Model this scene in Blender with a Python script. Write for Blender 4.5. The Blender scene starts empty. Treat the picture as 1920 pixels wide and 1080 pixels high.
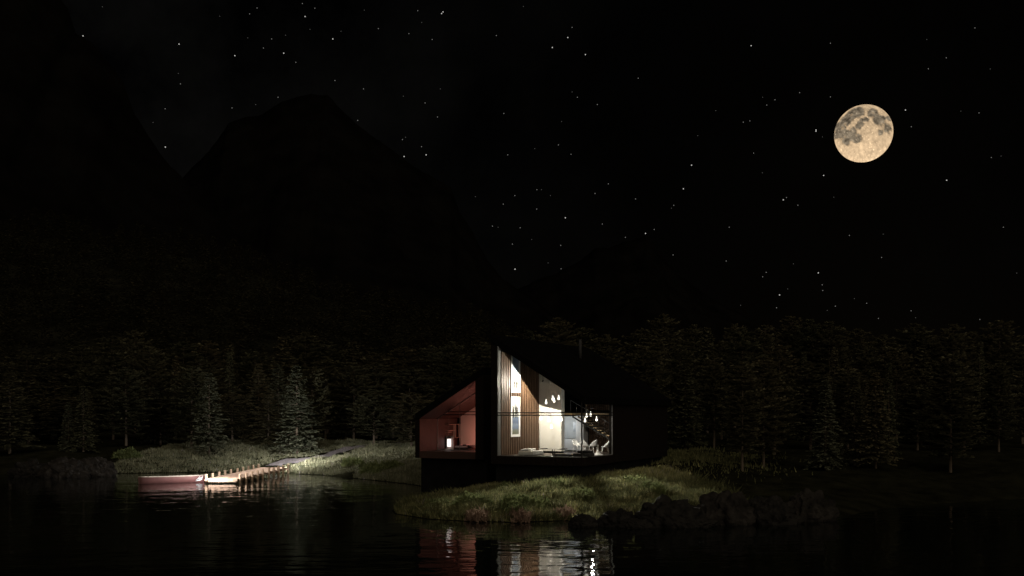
import bpy, math, random
import numpy as np
from mathutils import Vector, Matrix, noise as mnoise

random.seed(7); rng = np.random.default_rng(7)
S = bpy.context.scene
COL = S.collection
R = math.radians

# ---------------------------------------------------------------- camera
FP, EYE, HOR = 1867.0, 5.3, 775.0           # focal length in photo pixels, eye height, horizon row
cd = bpy.data.cameras.new('camera'); cam = bpy.data.objects.new('camera', cd); COL.objects.link(cam)
cd.sensor_width = 36.0; cd.lens = FP / 1920 * 36.0
cd.shift_y = (HOR - 540) / 1920
cd.clip_start = 0.5; cd.clip_end = 12000
cam.location = (0, 0, EYE); cam.rotation_euler = (R(90), 0, 0)
S.camera = cam

# ---------------------------------------------------------------- world: night sky
W = bpy.data.worlds.new('World'); S.world = W; W.use_nodes = True
nt = W.node_tree; nt.nodes.clear(); N = nt.nodes.new; L = nt.links.new
MOON_AZ, MOON_EL = math.atan2(659, 1867), math.atan2(525, math.hypot(659, 1867))
out = N('ShaderNodeOutputWorld'); add = N('ShaderNodeAddShader'); L(add.outputs[0], out.inputs[0])
sky = N('ShaderNodeTexSky'); sky.sky_type = 'NISHITA'; sky.sun_disc = False
LIGHT_EL = MOON_EL
sky.sun_elevation = LIGHT_EL; sky.sun_rotation = MOON_AZ
b1 = N('ShaderNodeBackground'); b1.inputs[1].default_value = 0.00002; L(sky.outputs[0], b1.inputs[0]); L(b1.outputs[0], add.inputs[0])
tc = N('ShaderNodeTexCoord')
n1 = N('ShaderNodeTexNoise'); n1.inputs['Scale'].default_value = 5.0; n1.inputs['Detail'].default_value = 6; n1.inputs['Roughness'].default_value = .6
L(tc.outputs['Generated'], n1.inputs['Vector'])
cr = N('ShaderNodeValToRGB'); cr.color_ramp.elements[0].position = .36; cr.color_ramp.elements[0].color = (.10, .09, .085, 1)
cr.color_ramp.elements[1].position = .68; cr.color_ramp.elements[1].color = (1.05, 1.0, .9, 1); L(n1.outputs['Fac'], cr.inputs[0])
sx = N('ShaderNodeSeparateXYZ'); L(tc.outputs['Generated'], sx.inputs[0])
mr = N('ShaderNodeMapRange'); mr.inputs[1].default_value = -.45; mr.inputs[2].default_value = .12
mr.inputs[3].default_value = .0046; mr.inputs[4].default_value = .0004; L(sx.outputs[0], mr.inputs[0])
b2 = N('ShaderNodeBackground'); L(cr.outputs[0], b2.inputs[0]); L(mr.outputs[0], b2.inputs[1]); L(b2.outputs[0], add.inputs[1])

# added unseen glow in the sky behind the viewer, lifting the forest
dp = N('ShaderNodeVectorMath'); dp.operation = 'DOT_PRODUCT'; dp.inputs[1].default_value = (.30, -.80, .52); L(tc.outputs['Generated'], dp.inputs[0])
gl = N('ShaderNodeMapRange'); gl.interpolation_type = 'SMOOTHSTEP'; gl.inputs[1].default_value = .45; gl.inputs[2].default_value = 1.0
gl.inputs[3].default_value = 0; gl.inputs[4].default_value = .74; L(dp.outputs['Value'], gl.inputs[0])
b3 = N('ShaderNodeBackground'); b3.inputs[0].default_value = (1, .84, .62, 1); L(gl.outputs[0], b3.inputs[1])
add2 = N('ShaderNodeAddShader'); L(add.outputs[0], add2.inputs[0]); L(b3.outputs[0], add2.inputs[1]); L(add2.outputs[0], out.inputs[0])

# ---------------------------------------------------------------- moonlight, exposure
sd = bpy.data.lights.new('moonlight', 'SUN'); sd.energy = 0.30; sd.angle = R(0.5); sd.color = (1.0, .82, .6)
so = bpy.data.objects.new('moonlight', sd); COL.objects.link(so)
mdir = Vector((math.sin(MOON_AZ) * math.cos(LIGHT_EL), math.cos(MOON_AZ) * math.cos(LIGHT_EL), math.sin(LIGHT_EL)))
so.rotation_euler = mdir.to_track_quat('Z', 'Y').to_euler()
S.view_settings.view_transform = 'Standard'; S.view_settings.look = 'None'
S.view_settings.exposure = 0; S.view_settings.gamma = 1
S.cycles.use_denoising = True
S.cycles.max_bounces = 8; S.cycles.transparent_max_bounces = 24
S.cycles.sample_clamp_indirect = 6.0
S.cycles.caustics_reflective = False; S.cycles.caustics_refractive = False

# ---------------------------------------------------------------- helpers
def mat(name, col, rough=.7, var=.0, scale=8.0, bump=0.0, bscale=30.0, metal=0.0, objvar=0.0, stretch=None, spec=.4):
    m = bpy.data.materials.new(name); m.use_nodes = True
    t = m.node_tree; p = t.nodes['Principled BSDF']
    p.inputs['Base Color'].default_value = (*col, 1); p.inputs['Roughness'].default_value = rough
    p.inputs['Metallic'].default_value = metal; p.inputs['Specular IOR Level'].default_value = spec
    tcn = t.nodes.new('ShaderNodeTexCoord'); vec = tcn.outputs['Object']
    if stretch:
        mp = t.nodes.new('ShaderNodeMapping'); mp.inputs['Scale'].default_value = stretch
        t.links.new(vec, mp.inputs[0]); vec = mp.outputs[0]
    if var:
        nz = t.nodes.new('ShaderNodeTexNoise'); nz.inputs['Scale'].default_value = scale; nz.inputs['Detail'].default_value = 5
        t.links.new(vec, nz.inputs['Vector'])
        rp = t.nodes.new('ShaderNodeValToRGB')
        rp.color_ramp.elements[0].position = .3; rp.color_ramp.elements[1].position = .7
        rp.color_ramp.elements[0].color = (*[c * (1 - var) for c in col], 1)
        rp.color_ramp.elements[1].color = (*[min(1, c * (1 + var)) for c in col], 1)
        t.links.new(nz.outputs['Fac'], rp.inputs[0]); t.links.new(rp.outputs[0], p.inputs['Base Color'])
    if bump:
        nb = t.nodes.new('ShaderNodeTexNoise'); nb.inputs['Scale'].default_value = bscale; nb.inputs['Detail'].default_value = 5
        t.links.new(vec, nb.inputs['Vector'])
        bp = t.nodes.new('ShaderNodeBump'); bp.inputs['Strength'].default_value = bump; bp.inputs['Distance'].default_value = .1
        t.links.new(nb.outputs['Fac'], bp.inputs['Height']); t.links.new(bp.outputs[0], p.inputs['Normal'])
    return m

def emis(name, col, st):
    m = bpy.data.materials.new(name); m.use_nodes = True; t = m.node_tree; t.nodes.clear()
    o = t.nodes.new('ShaderNodeOutputMaterial'); e = t.nodes.new('ShaderNodeEmission')
    e.inputs[0].default_value = (*col, 1); e.inputs[1].default_value = st; t.links.new(e.outputs[0], o.inputs[0])
    return m

def mk(name, V, F, m=None, parent=None, smooth=False, mats=None, midx=None):
    me = bpy.data.meshes.new(name)
    V = np.asarray(V, dtype=np.float32)
    if isinstance(F, np.ndarray):
        k = F.shape[1]; n = len(F)
        me.vertices.add(len(V)); me.vertices.foreach_set('co', V.ravel())
        me.loops.add(n * k); me.loops.foreach_set('vertex_index', F.astype(np.int32).ravel())
        me.polygons.add(n); me.polygons.foreach_set('loop_start', np.arange(0, n * k, k, dtype=np.int32))
        me.update(calc_edges=True)
    else:
        me.from_pydata([tuple(map(float, v)) for v in V], [], F); me.update()
    if mats:
        for q in mats: me.materials.append(q)
        if midx is not None: me.polygons.foreach_set('material_index', np.asarray(midx, dtype=np.int32))
    elif m: me.materials.append(m)
    if smooth: me.polygons.foreach_set('use_smooth', [True] * len(me.polygons))
    o = bpy.data.objects.new(name, me); COL.objects.link(o)
    if parent: o.parent = parent
    return o

class MB:
    def __init__(s): s.v = []; s.f = []
    def add(s, v, f):
        b = len(s.v); s.v += [tuple(p) for p in v]; s.f += [tuple(i + b for i in q) for q in f]; return s
    def box(s, a, b):
        (x0, y0, z0), (x1, y1, z1) = a, b
        x0, x1 = sorted((x0, x1)); y0, y1 = sorted((y0, y1)); z0, z1 = sorted((z0, z1))
        return s.add([(x0,y0,z0),(x1,y0,z0),(x1,y1,z0),(x0,y1,z0),(x0,y0,z1),(x1,y0,z1),(x1,y1,z1),(x0,y1,z1)],
                     [(0,3,2,1),(4,5,6,7),(0,1,5,4),(1,2,6,5),(2,3,7,6),(3,0,4,7)])
    def cbox(s, a, b, c=.02):                       # box with chamfered vertical edges and top
        (x0, y0, z0), (x1, y1, z1) = a, b
        ring = lambda i, z: [(x0+c+i,y0+i,z),(x1-c-i,y0+i,z),(x1-i,y0+c+i,z),(x1-i,y1-c-i,z),(x1-c-i,y1-i,z),(x0+c+i,y1-i,z),(x0+i,y1-c-i,z),(x0+i,y0+c+i,z)]
        v = ring(c*.6, z0) + ring(0, z0 + c) + ring(0, z1 - c) + ring(c*.6, z1)
        f = [tuple(range(7, -1, -1)), tuple(range(24, 32))]
        for k in range(3):
            for i in range(8): f.append((k*8+i, k*8+(i+1) % 8, k*8+8+(i+1) % 8, k*8+8+i))
        return s.add(v, f)
    def prism(s, prof, y0, y1):                     # profile in x,z extruded along y (profile counter-clockwise seen from -y)
        n = len(prof)
        v = [(x, y0, z) for x, z in prof] + [(x, y1, z) for x, z in prof]
        f = [tuple(range(n)), tuple(range(2*n-1, n-1, -1))] + [(i, i+n, (i+1) % n + n, (i+1) % n) for i in range(n)]
        return s.add(v, f)
    def tube(s, pts, r, n=8, cap=True):
        P = [Vector(p) for p in pts]; rs = r if isinstance(r, (list, tuple)) else [r] * len(P)
        vs = []; 
        for i, p in enumerate(P):
            d = (P[min(i+1, len(P)-1)] - P[max(i-1, 0)]).normalized()
            a = d.cross(Vector((0, 0, 1)) if abs(d.z) < .95 else Vector((1, 0, 0))).normalized(); b = d.cross(a)
            for k in range(n):
                t = 2*math.pi*k/n; vs.append(p + (a*math.cos(t) + b*math.sin(t)) * rs[i])
        f = []
        for i in range(len(P)-1):
            for k in range(n): f.append((i*n+k, i*n+(k+1) % n, (i+1)*n+(k+1) % n, (i+1)*n+k))
        if cap: f += [tuple(range(n-1, -1, -1)), tuple(range((len(P)-1)*n, len(P)*n))]
        return s.add(vs, f)
    def lathe(s, prof, c=(0, 0, 0), n=20):          # prof: (radius, z)
        vs = []; f = []
        for r, z in prof:
            for k in range(n):
                t = 2*math.pi*k/n; vs.append((c[0]+r*math.cos(t), c[1]+r*math.sin(t), c[2]+z))
        for i in range(len(prof)-1):
            for k in range(n): f.append((i*n+k, i*n+(k+1) % n, (i+1)*n+(k+1) % n, (i+1)*n+k))
        f += [tuple(range(n-1, -1, -1)), tuple(range((len(prof)-1)*n, len(prof)*n))]
        return s.add(vs, f)
    def build(s, name, m, parent=None, smooth=False, bevel=0):
        o = mk(name, s.v, s.f, m, parent, smooth)
        if bevel:
            b = o.modifiers.new('bevel', 'BEVEL'); b.width = bevel; b.segments = 2; b.limit_method = 'ANGLE'
        return o

def tag(o, label=None, cat=None, group=None, kind=None):
    if label: o['label'] = label
    if cat: o['category'] = cat
    if group: o['group'] = group
    if kind: o['kind'] = kind
    return o
def thing(name, label, cat, loc=(0, 0, 0), rz=0, group=None):
    o = bpy.data.objects.new(name, None); COL.objects.link(o); o.location = loc; o.rotation_euler = (0, 0, rz)
    o.empty_display_size = .2
    return tag(o, label, cat, group)
def dup(root, label=None, group=None):
    r = root.copy(); COL.objects.link(r)
    if label: r['label'] = label
    if group: r['group'] = group
    for ch in list(root.children):
        c = ch.copy(); COL.objects.link(c); c.parent = r
        for g in list(ch.children):
            d = g.copy(); COL.objects.link(d); d.parent = c
    return r
def wpt(px, py):                                    # where the sight line through a photo pixel meets the water level
    Y = FP * EYE / (py - HOR); return ((px - 960) / FP * Y, Y)
def at(px, py, Y): return Vector(((px - 960) / FP * Y, Y, EYE - (py - HOR) / FP * Y))
def fbm(x, y, z=0.0, o=4): return mnoise.fractal(Vector((x, y, z)), 1.0, 2.0, o)

# ---------------------------------------------------------------- materials
M = {}
M['cladding'] = mat('dark_stained_cladding', (.007, .0048, .004), .85, .35, 3, stretch=(12, 12, .6), spec=.08)
M['roof'] = mat('black_roof_metal', (.004, .004, .004), .9, .2, 2, spec=0)
M['base'] = mat('dark_concrete_base', (.006, .006, .006), .9, .35, 1.5, .3, 12, spec=.05)
M['slat'] = mat('oak_slat', (.088, .050, .028), .55, .35, 3, stretch=(6, 6, .5))
M['slatback'] = mat('slat_backing', (.02, .013, .008), .8)
M['porchwood'] = mat('red_brown_porch_wood', (.036, .017, .013), .6, .35, 3, stretch=(8, .6, 8))
M['white'] = mat('white_plaster', (.76, .74, .69), .75, .03, 2)
M['whitepaint'] = mat('white_lacquer', (.8, .8, .8), .35, .02)
M['grey'] = mat('grey_kitchen_front', (.34, .36, .38), .4, .05)
M['floor'] = mat('dark_oak_floor', (.06, .045, .035), .45, .4, 2, stretch=(1, 8, 1))
M['frame'] = mat('black_aluminium', (.012, .012, .012), .4)
M['steel'] = mat('pale_aluminium', (.13, .135, .14), .4, .1)
M['tread'] = mat('pale_oak_tread', (.5, .36, .2), .5, .2, 4)
M['dockwood'] = mat('weathered_dock_wood', (.34, .24, .185), .8, .45, 4, .3, 30, stretch=(1, 7, 1))
M['postwood'] = mat('weathered_post_wood', (.33, .24, .175), .85, .4, 5, .4, 25, stretch=(5, 5, .7))
M['hull'] = mat('dull_maroon_hull', (.095, .042, .042), .5, .12, 3)
M['cream'] = mat('cream_canoe_inside', (.34, .31, .28), .6, .1)
M['decal'] = mat('pale_blue_decal', (.55, .68, .74), .5)
M['rock'] = mat('wet_dark_rock', (.008, .0075, .007), .8, .6, 2.2, .7, 5, spec=.12)
M['greyrock'] = mat('grey_brown_rock', (.015, .0135, .0125), .9, .7, 1.6, .8, 5, spec=.08)
M['bark'] = mat('conifer_bark', (.09, .07, .052), .9, .4, 12)
M['black'] = mat('black_fabric', (.02, .02, .022), .9, .2)
M['greyfab'] = mat('pale_grey_fabric', (.5, .5, .5), .9, .1, 20)
M['whitefab'] = mat('white_linen', (.8, .78, .74), .95, .05, 20)
M['pinkfab'] = mat('pink_linen', (.62, .46, .5), .95, .1, 20)
M['bulb'] = emis('lit_opal_glass', (1.0, .93, .82), 1.7)
bt = M['bulb'].node_tree; be = bt.nodes['Emission']; bo = bt.nodes['Material Output']
ba = bt.nodes.new('ShaderNodeAddShader'); btr = bt.nodes.new('ShaderNodeBsdfTransparent'); btr.inputs[0].default_value = (.86, .85, .82, 1)
bt.links.new(be.outputs[0], ba.inputs[0]); bt.links.new(btr.outputs[0], ba.inputs[1]); bt.links.new(ba.outputs[0], bo.inputs[0])
M['lantern'] = emis('lit_lantern_panel', (1.0, .82, .78), 1.6)
M['path'] = mat('mauve_gravel', (.085, .076, .085), .95, .6, 7, .5, 25)
M['mount'] = mat('mountain_rock', (.003, .0028, .0025), .95, .4, .02, spec=0)

def glass_mat():
    m = bpy.data.materials.new('window_glass'); m.use_nodes = True; t = m.node_tree; t.nodes.clear()
    o = t.nodes.new('ShaderNodeOutputMaterial'); mx = t.nodes.new('ShaderNodeMixShader')
    tr = t.nodes.new('ShaderNodeBsdfTransparent'); tr.inputs[0].default_value = (.97, .98, .975, 1)
    g = t.nodes.new('ShaderNodeBsdfGlossy'); g.inputs['Roughness'].default_value = .005
    lw = t.nodes.new('ShaderNodeLayerWeight'); lw.inputs[0].default_value = .5
    p = t.nodes.new('ShaderNodeMath'); p.operation = 'POWER'; p.inputs[1].default_value = 4
    q = t.nodes.new('ShaderNodeMath'); q.operation = 'MULTIPLY_ADD'; q.inputs[1].default_value = .6; q.inputs[2].default_value = .03
    t.links.new(lw.outputs['Facing'], p.inputs[0]); t.links.new(p.outputs[0], q.inputs[0]); t.links.new(q.outputs[0], mx.inputs[0])
    t.links.new(tr.outputs[0], mx.inputs[1]); t.links.new(g.outputs[0], mx.inputs[2]); t.links.new(mx.outputs[0], o.inputs[0])
    return m
M['glass'] = glass_mat()

def leaf_mat(name, stops, trans=.25):
    m = bpy.data.materials.new(name); m.use_nodes = True; t = m.node_tree; t.nodes.clear()
    o = t.nodes.new('ShaderNodeOutputMaterial'); mx = t.nodes.new('ShaderNodeMixShader'); mx.inputs[0].default_value = trans
    d = t.nodes.new('ShaderNodeBsdfDiffuse'); tl = t.nodes.new('ShaderNodeBsdfTranslucent')
    at_ = t.nodes.new('ShaderNodeAttribute'); at_.attribute_name = 'tone'
    oi = t.nodes.new('ShaderNodeObjectInfo')
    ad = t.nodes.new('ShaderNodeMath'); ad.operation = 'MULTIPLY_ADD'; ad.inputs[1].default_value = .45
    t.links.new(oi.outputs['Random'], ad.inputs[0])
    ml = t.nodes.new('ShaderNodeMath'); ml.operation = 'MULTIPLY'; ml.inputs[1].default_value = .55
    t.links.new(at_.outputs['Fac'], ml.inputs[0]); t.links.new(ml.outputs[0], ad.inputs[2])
    rp = t.nodes.new('ShaderNodeValToRGB')
    els = rp.color_ramp.elements
    while len(els) < len(stops): els.new(.5)
    for e, (p, c) in zip(els, stops): e.position = p; e.color = (*c, 1)
    t.links.new(ad.outputs[0], rp.inputs[0])
    t.links.new(rp.outputs[0], d.inputs[0]); t.links.new(rp.outputs[0], tl.inputs[0])
    t.links.new(d.outputs[0], mx.inputs[1]); t.links.new(tl.outputs[0], mx.inputs[2]); t.links.new(mx.outputs[0], o.inputs[0])
    return m
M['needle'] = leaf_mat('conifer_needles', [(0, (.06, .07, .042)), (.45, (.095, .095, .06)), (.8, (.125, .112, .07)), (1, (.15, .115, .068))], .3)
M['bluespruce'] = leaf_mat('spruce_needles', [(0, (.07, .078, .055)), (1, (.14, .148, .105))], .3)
M['grass'] = leaf_mat('wild_grass', [(0, (.035, .04, .02)), (.35, (.08, .085, .042)), (.7, (.17, .17, .085)), (.9, (.34, .32, .15)), (1, (.27, .23, .28))], .3)
M['greygrass'] = leaf_mat('shore_grass_blades', [(0, (.045, .05, .034)), (.35, (.085, .09, .058)), (.7, (.16, .162, .11)), (.9, (.26, .25, .17)), (1, (.24, .22, .25))], .3)
M['shrub'] = leaf_mat('shrub_leaves', [(0, (.06, .08, .035)), (1, (.16, .18, .08))], .3)
M['dryshrub'] = leaf_mat('dry_shrub_leaves', [(0, (.14, .095, .075)), (1, (.24, .17, .13))], .3)

def set_tone(o, per_face_tone, k):
    a = o.data.attributes.new('tone', 'FLOAT', 'FACE'); a.data.foreach_set('value', np.asarray(per_face_tone, dtype=np.float32))

# ---------------------------------------------------------------- terrain
SH = [(-120, 86), (-70, 86)] + [wpt(*p) for p in [(-150, 889), (0, 890), (60, 892), (140, 894), (200, 892), (215, 888), (300, 887), (380, 886),
      (480, 885), (540, 888), (600, 891), (660, 897), (720, 903), (765, 908)]] + \
     [(-6.2, 71.5), (-4.6, 69), (-4.2, 65), (-5.0, 61), (-6.2, 57.5), (-6.6, 54.5), (-6.2, 52.3)] + \
     [wpt(*p) for p in [(800, 974), (880, 978), (960, 980), (1060, 977), (1100, 985), (1200, 986), (1340, 983), (1450, 982), (1560, 972),
      (1650, 955), (1750, 945), (1920, 935), (2200, 930)]] + [(80, 60), (160, 62), (260, 62), (260, 420), (-260, 420), (-260, 86)]
SHA = np.array(SH)
def sdist(X, Y):
    X = np.asarray(X, float); Y = np.asarray(Y, float)
    d2 = np.full(X.shape, 1e12); ins = np.zeros(X.shape, bool)
    n = len(SHA)
    for i in range(n):
        ax, ay = SHA[i]; bx, by = SHA[(i+1) % n]
        ex, ey = bx-ax, by-ay
        t = np.clip(((X-ax)*ex + (Y-ay)*ey) / (ex*ex+ey*ey), 0, 1)
        d2 = np.minimum(d2, (X-ax-t*ex)**2 + (Y-ay-t*ey)**2)
        c = (ay > Y) != (by > Y)
        xi = ax + (Y-ay) * ex / (ey if abs(ey) > 1e-9 else 1e-9)
        ins ^= c & (X < xi)
    d = np.sqrt(d2); return np.where(ins, d, -d)
def height(X, Y):
    X = np.asarray(X, float); Y = np.asarray(Y, float)
    d = sdist(X, Y)
    w = .22*np.sin(X*.55+1.1*np.sin(Y*.21)) * np.sin(Y*.47+.8) + .10*np.sin(X*1.7+Y*.9) * np.sin(Y*1.3-X*.4) + .05*np.sin(X*3.1-Y*2.3)
    z = 1.55*(1-np.exp(-np.maximum(d, 0)/(6.0+3*np.clip((67-Y)/6, 0, 1)))) + .024*np.maximum(d, 0) + w*np.clip(d/5, 0, 1)
    z += .02*np.exp(-(((X-8.2)/3.0)**2+((Y-57.5)/3.5)**2)) * np.clip(d/3, 0, 1)      # knoll beside the house corner
    z += -.04*np.exp(-(((X-.3)/3.6)**2+((Y-55.5)/3.0)**2)) * np.clip(d/3, 0, 1)         # knoll in front of the tall window
    z += .25*np.exp(-(((X-18)/4.5)**2+((Y-56)/4.0)**2)) * np.clip(d/2, 0, 1)            # rocky bluff
    # flat pad under the house
    return np.where(d < 0, np.maximum(-.28*(-d), -2.5), z)
def hz(x, y): return float(height(np.array([x]), np.array([y]))[0])
def ground_hit(px, py):
    Ys = np.concatenate([np.arange(46, 140, .25), np.arange(140, 400, 1.0)])
    Xs = (px-960)/FP*Ys; zl = EYE-(py-HOR)/FP*Ys; zg = height(Xs, Ys)
    k = np.argmax((zl <= zg) & (zg > 0)); k = k if (zl[k] <= zg[k]) else len(Ys)-1
    return float(Xs[k]), float(Ys[k])

def grid_mesh(xs, ys, zf, name, m, smooth=True):
    X, Y = np.meshgrid(xs, ys); Z = zf(X, Y)
    V = np.stack([X, Y, Z], -1).reshape(-1, 3); nx, ny = len(xs), len(ys)
    i = (np.arange(ny-1)[:, None]*nx + np.arange(nx-1)[None, :]).ravel()
    F = np.stack([i, i+1, i+1+nx, i+nx], -1)
    return mk(name, V, F, m, smooth=smooth)

gm = mat('forest_ground', (.010, .010, .006), .95, .5, .8, .6, 6, spec=0)
xs = np.concatenate([np.arange(-260, -60, 8.), np.arange(-60, -10, .8), np.arange(-10, 18, .35), np.arange(18, 45, .8), np.arange(45, 261, 8.)])
ys = np.concatenate([np.arange(-60, 44, 13.), np.arange(44, 78, .4), np.arange(78, 120, .8), np.arange(120, 421, 8.)])
tag(grid_mesh(xs, ys, height, 'ground', gm), kind='structure')

# water
wm = bpy.data.materials.new('lake_water'); wm.use_nodes = True; t = wm.node_tree; p = t.nodes['Principled BSDF']
p.inputs['Base Color'].default_value = (.002, .003, .0025, 1); p.inputs['Roughness'].default_value = .03; p.inputs['IOR'].default_value = 1.33
p.inputs['Specular IOR Level'].default_value = .5
tcn = t.nodes.new('ShaderNodeTexCoord')
def wav(scale, sxy, detail):
    mp = t.nodes.new('ShaderNodeMapping'); mp.inputs['Scale'].default_value = (*sxy, 1); t.links.new(tcn.outputs['Object'], mp.inputs[0])
    nz = t.nodes.new('ShaderNodeTexNoise'); nz.inputs['Scale'].default_value = scale; nz.inputs['Detail'].default_value = detail
    t.links.new(mp.outputs[0], nz.inputs['Vector']); return nz
wa, wb = wav(1.3, (.55, 1.0), 2), wav(.33, (.7, 1.0), 1)
ad = t.nodes.new('ShaderNodeMath'); ad.operation = 'MULTIPLY_ADD'; ad.inputs[1].default_value = 1.6
t.links.new(wb.outputs['Fac'], ad.inputs[0]); t.links.new(wa.outputs['Fac'], ad.inputs[2])
bp = t.nodes.new('ShaderNodeBump'); bp.inputs['Strength'].default_value = .5; bp.inputs['Distance'].default_value = .048
t.links.new(ad.outputs[0], bp.inputs['Height']); t.links.new(bp.outputs[0], p.inputs['Normal'])
tag(mk('water', [(-600, -80, 0), (600, -80, 0), (600, 300, 0), (-600, 300, 0)], [(0, 1, 2, 3)], wm), kind='structure')

# mountains and the wooded hillside behind the lake
def ridge_mesh(name, pts, D, foot, rough, m, back=300, nx=260, ns=26, seed=0.0, amp=1.0):
    px = np.array([q[0] for q in pts], float); py = np.array([q[1] for q in pts], float)
    xs_ = np.linspace(px[0], px[-1], nx); ys_ = np.interp(xs_, px, py)
    V = []
    for i in range(nx):
        x0 = (xs_[i]-960)/FP*D; top = EYE+(HOR-ys_[i])/FP*D + amp*D*.006*fbm(xs_[i]*.03, seed, 0, 5)
        for k in range(ns+1):
            u = k/ns                               # 0 foot .. 1 ridge
            h = top*(u**1.25) + rough*math.sin(math.pi*u)*fbm(x0*.012*900/D, u*5, seed+3, 5)
            V.append((x0*(1-.25*(1-u)), D-(1-u)*foot + rough*.5*math.sin(math.pi*u)*fbm(x0*.008, u*3, seed+9, 4), h-3*(u == 0)))
        V.append((x0, D+back, top*.3))
    w = ns+2
    i = (np.arange(nx-1)[:, None]*w + np.arange(w-1)[None, :]).ravel()
    return tag(mk(name, V, np.stack([i, i+w, i+w+1, i+1], -1), m, smooth=True), kind='structure')
ridge_mesh('mountain', [(-700, -900), (-300, -480), (0, -150), (100, -20), (128, 18), (142, 62), (172, 78), (205, 118), (232, 155), (252, 212), (275, 250), (300, 288),
            (335, 326), (380, 370), (450, 440), (560, 520), (700, 600), (860, 680)], 1100, 600, 35, M['mount'], nx=420, seed=1.3, amp=.35)
ridge_mesh('mountain', [(150, 520), (330, 345), (352, 322), (392, 282), (428, 232), (455, 222), (492, 214), (530, 190), (582, 174), (612, 180), (640, 205), (690, 250), (735, 282),
            (775, 312), (845, 350), (862, 395), (890, 440), (915, 490), (945, 525), (1000, 560), (1100, 640)], 1900, 700, 40, M['mount'], nx=420, seed=4.7, amp=.35)
ridge_mesh('mountain', [(880, 620), (940, 558), (990, 532), (1045, 512), (1085, 490), (1115, 466), (1142, 464), (1165, 455), (1212, 442), (1228, 458), (1250, 490), (1290, 528),
            (1350, 570), (1500, 640), (1700, 690)], 2600, 800, 40, M['mount'], nx=360, seed=8.1, amp=.3)
HILLP = [(-400, 400), (-100, 430), (90, 447), (180, 458), (280, 470), (400, 492), (480, 512), (560, 545), (640, 572), (720, 590), (800, 605), (880, 625), (960, 655), (1060, 690), (1150, 720)]
hpx, hpy = zip(*HILLP)
def hill_z(u, px): return 2 + (EYE + (HOR-np.interp(px, hpx, hpy))/FP*340 - 2) * u**1.15
V = []; nx, ns = 160, 24
for i in range(nx):
    px_ = -400 + 1550*i/(nx-1)
    for k in range(ns+2):
        u = min(k/ns, 1); Yd = 165+175*u + (60 if k > ns else 0)
        V.append(((px_-960)/FP*Yd, Yd, hill_z(u, px_) - (30 if k > ns else 0) - (4 if k == 0 else 0)))
w_ = ns+2; i = (np.arange(nx-1)[:, None]*w_ + np.arange(w_-1)[None, :]).ravel()
tag(mk('hill', V, np.stack([i, i+w_, i+w_+1, i+1], -1), mat('dark_hill_soil', (.012, .012, .008), .95, .4, .1, spec=0), smooth=True), kind='structure')

# gravel path from the landing stage up to the right
PPTS = [ground_hit(*q) for q in [(512, 875), (530, 868), (560, 862.5), (600, 855), (640, 845), (675, 838), (720, 832), (760, 829)]]
PV = []; PF = []
dense = []
for a, b in zip(PPTS[:-1], PPTS[1:]):
    for k in range(6): dense.append((a[0]+(b[0]-a[0])*k/6, a[1]+(b[1]-a[1])*k/6))
for i, (x, y) in enumerate(dense):
    x2, y2 = dense[min(i+1, len(dense)-1)]; x1, y1 = dense[max(i-1, 0)]
    d = Vector((x2-x1, y2-y1)).normalized(); nrm = Vector((-d.y, d.x)); hw = .9-.5*i/len(dense)+.2*fbm(i*.4, 2)
    for k in range(7):
        q = (k/6-.5)*2*hw; X, Y = x+nrm.x*q, y+nrm.y*q
        PV.append((X, Y, max(hz(X, Y), .02)+.05*(1-(k/3-1)**4)+.03))
for i in range(len(dense)-1):
    for k in range(6): PF.append((i*7+k, i*7+k+1, i*7+k+8, i*7+k+7))
tag(mk('path', PV, PF, M['path'], smooth=True), kind='structure')
PATH = np.array(dense)

# ---------------------------------------------------------------- grass (uncountable)
def blades(name, X, Y, hmin, hmax, wd, m, clump=1.0, lean=.35, per=1):
    n = len(X); Z = height(X, Y)
    keep = Z > .03; X, Y, Z = X[keep], Y[keep], Z[keep]; n = len(X)
    pa = np.min((X[:, None]-PATH[None, ::3, 0])**2 + (Y[:, None]-PATH[None, ::3, 1])**2, axis=1) > 1.5
    X, Y, Z = X[pa], Y[pa], Z[pa]; n = len(X)
    pt = .5+.5*np.sin(X*1.9+1.3*np.sin(Y*1.1))*np.sin(Y*2.3+1.1*np.sin(X*.8))
    h = (hmin+(hmax-hmin)*rng.random(n)**1.5)*(.45+.9*pt)
    a = rng.random(n)*math.pi; w = wd*(.6+.8*rng.random(n))
    lx, ly = rng.normal(0, lean, n)*h, rng.normal(0, lean, n)*h
    P0 = np.stack([X-np.cos(a)*w, Y-np.sin(a)*w, Z-.02], -1); P1 = np.stack([X+np.cos(a)*w, Y+np.sin(a)*w, Z-.02], -1)
    P2 = np.stack([X+lx, Y+ly, Z+h], -1)
    V = np.stack([P0, P1, P2], 1).reshape(-1, 3)
    o = mk(name, V, np.arange(3*n).reshape(-1, 3), m)
    set_tone(o, np.clip(.15+.5*pt+.45*rng.normal(0, .55, n), 0, 1.8), 3)
    return o
def scatter(n, x0, x1, y0, y1): return rng.uniform(x0, x1, n), rng.uniform(y0, y1, n)
X1, Y1 = scatter(150000, -7.5, 10.8, 47, 62)
tag(blades('wild_grass', X1, Y1, .08, .42, .032, M['grass']), kind='stuff')
cx, cy = scatter(900, -6.5, 12, 47.5, 58); rep_ = 45
XT = np.repeat(cx, rep_)+rng.normal(0, .10, 900*rep_); YT = np.repeat(cy, rep_)+rng.normal(0, .10, 900*rep_)
tag(blades('grass_tussocks', XT, YT, .25, .62, .03, M['grass'], lean=.55), kind='stuff')
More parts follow.
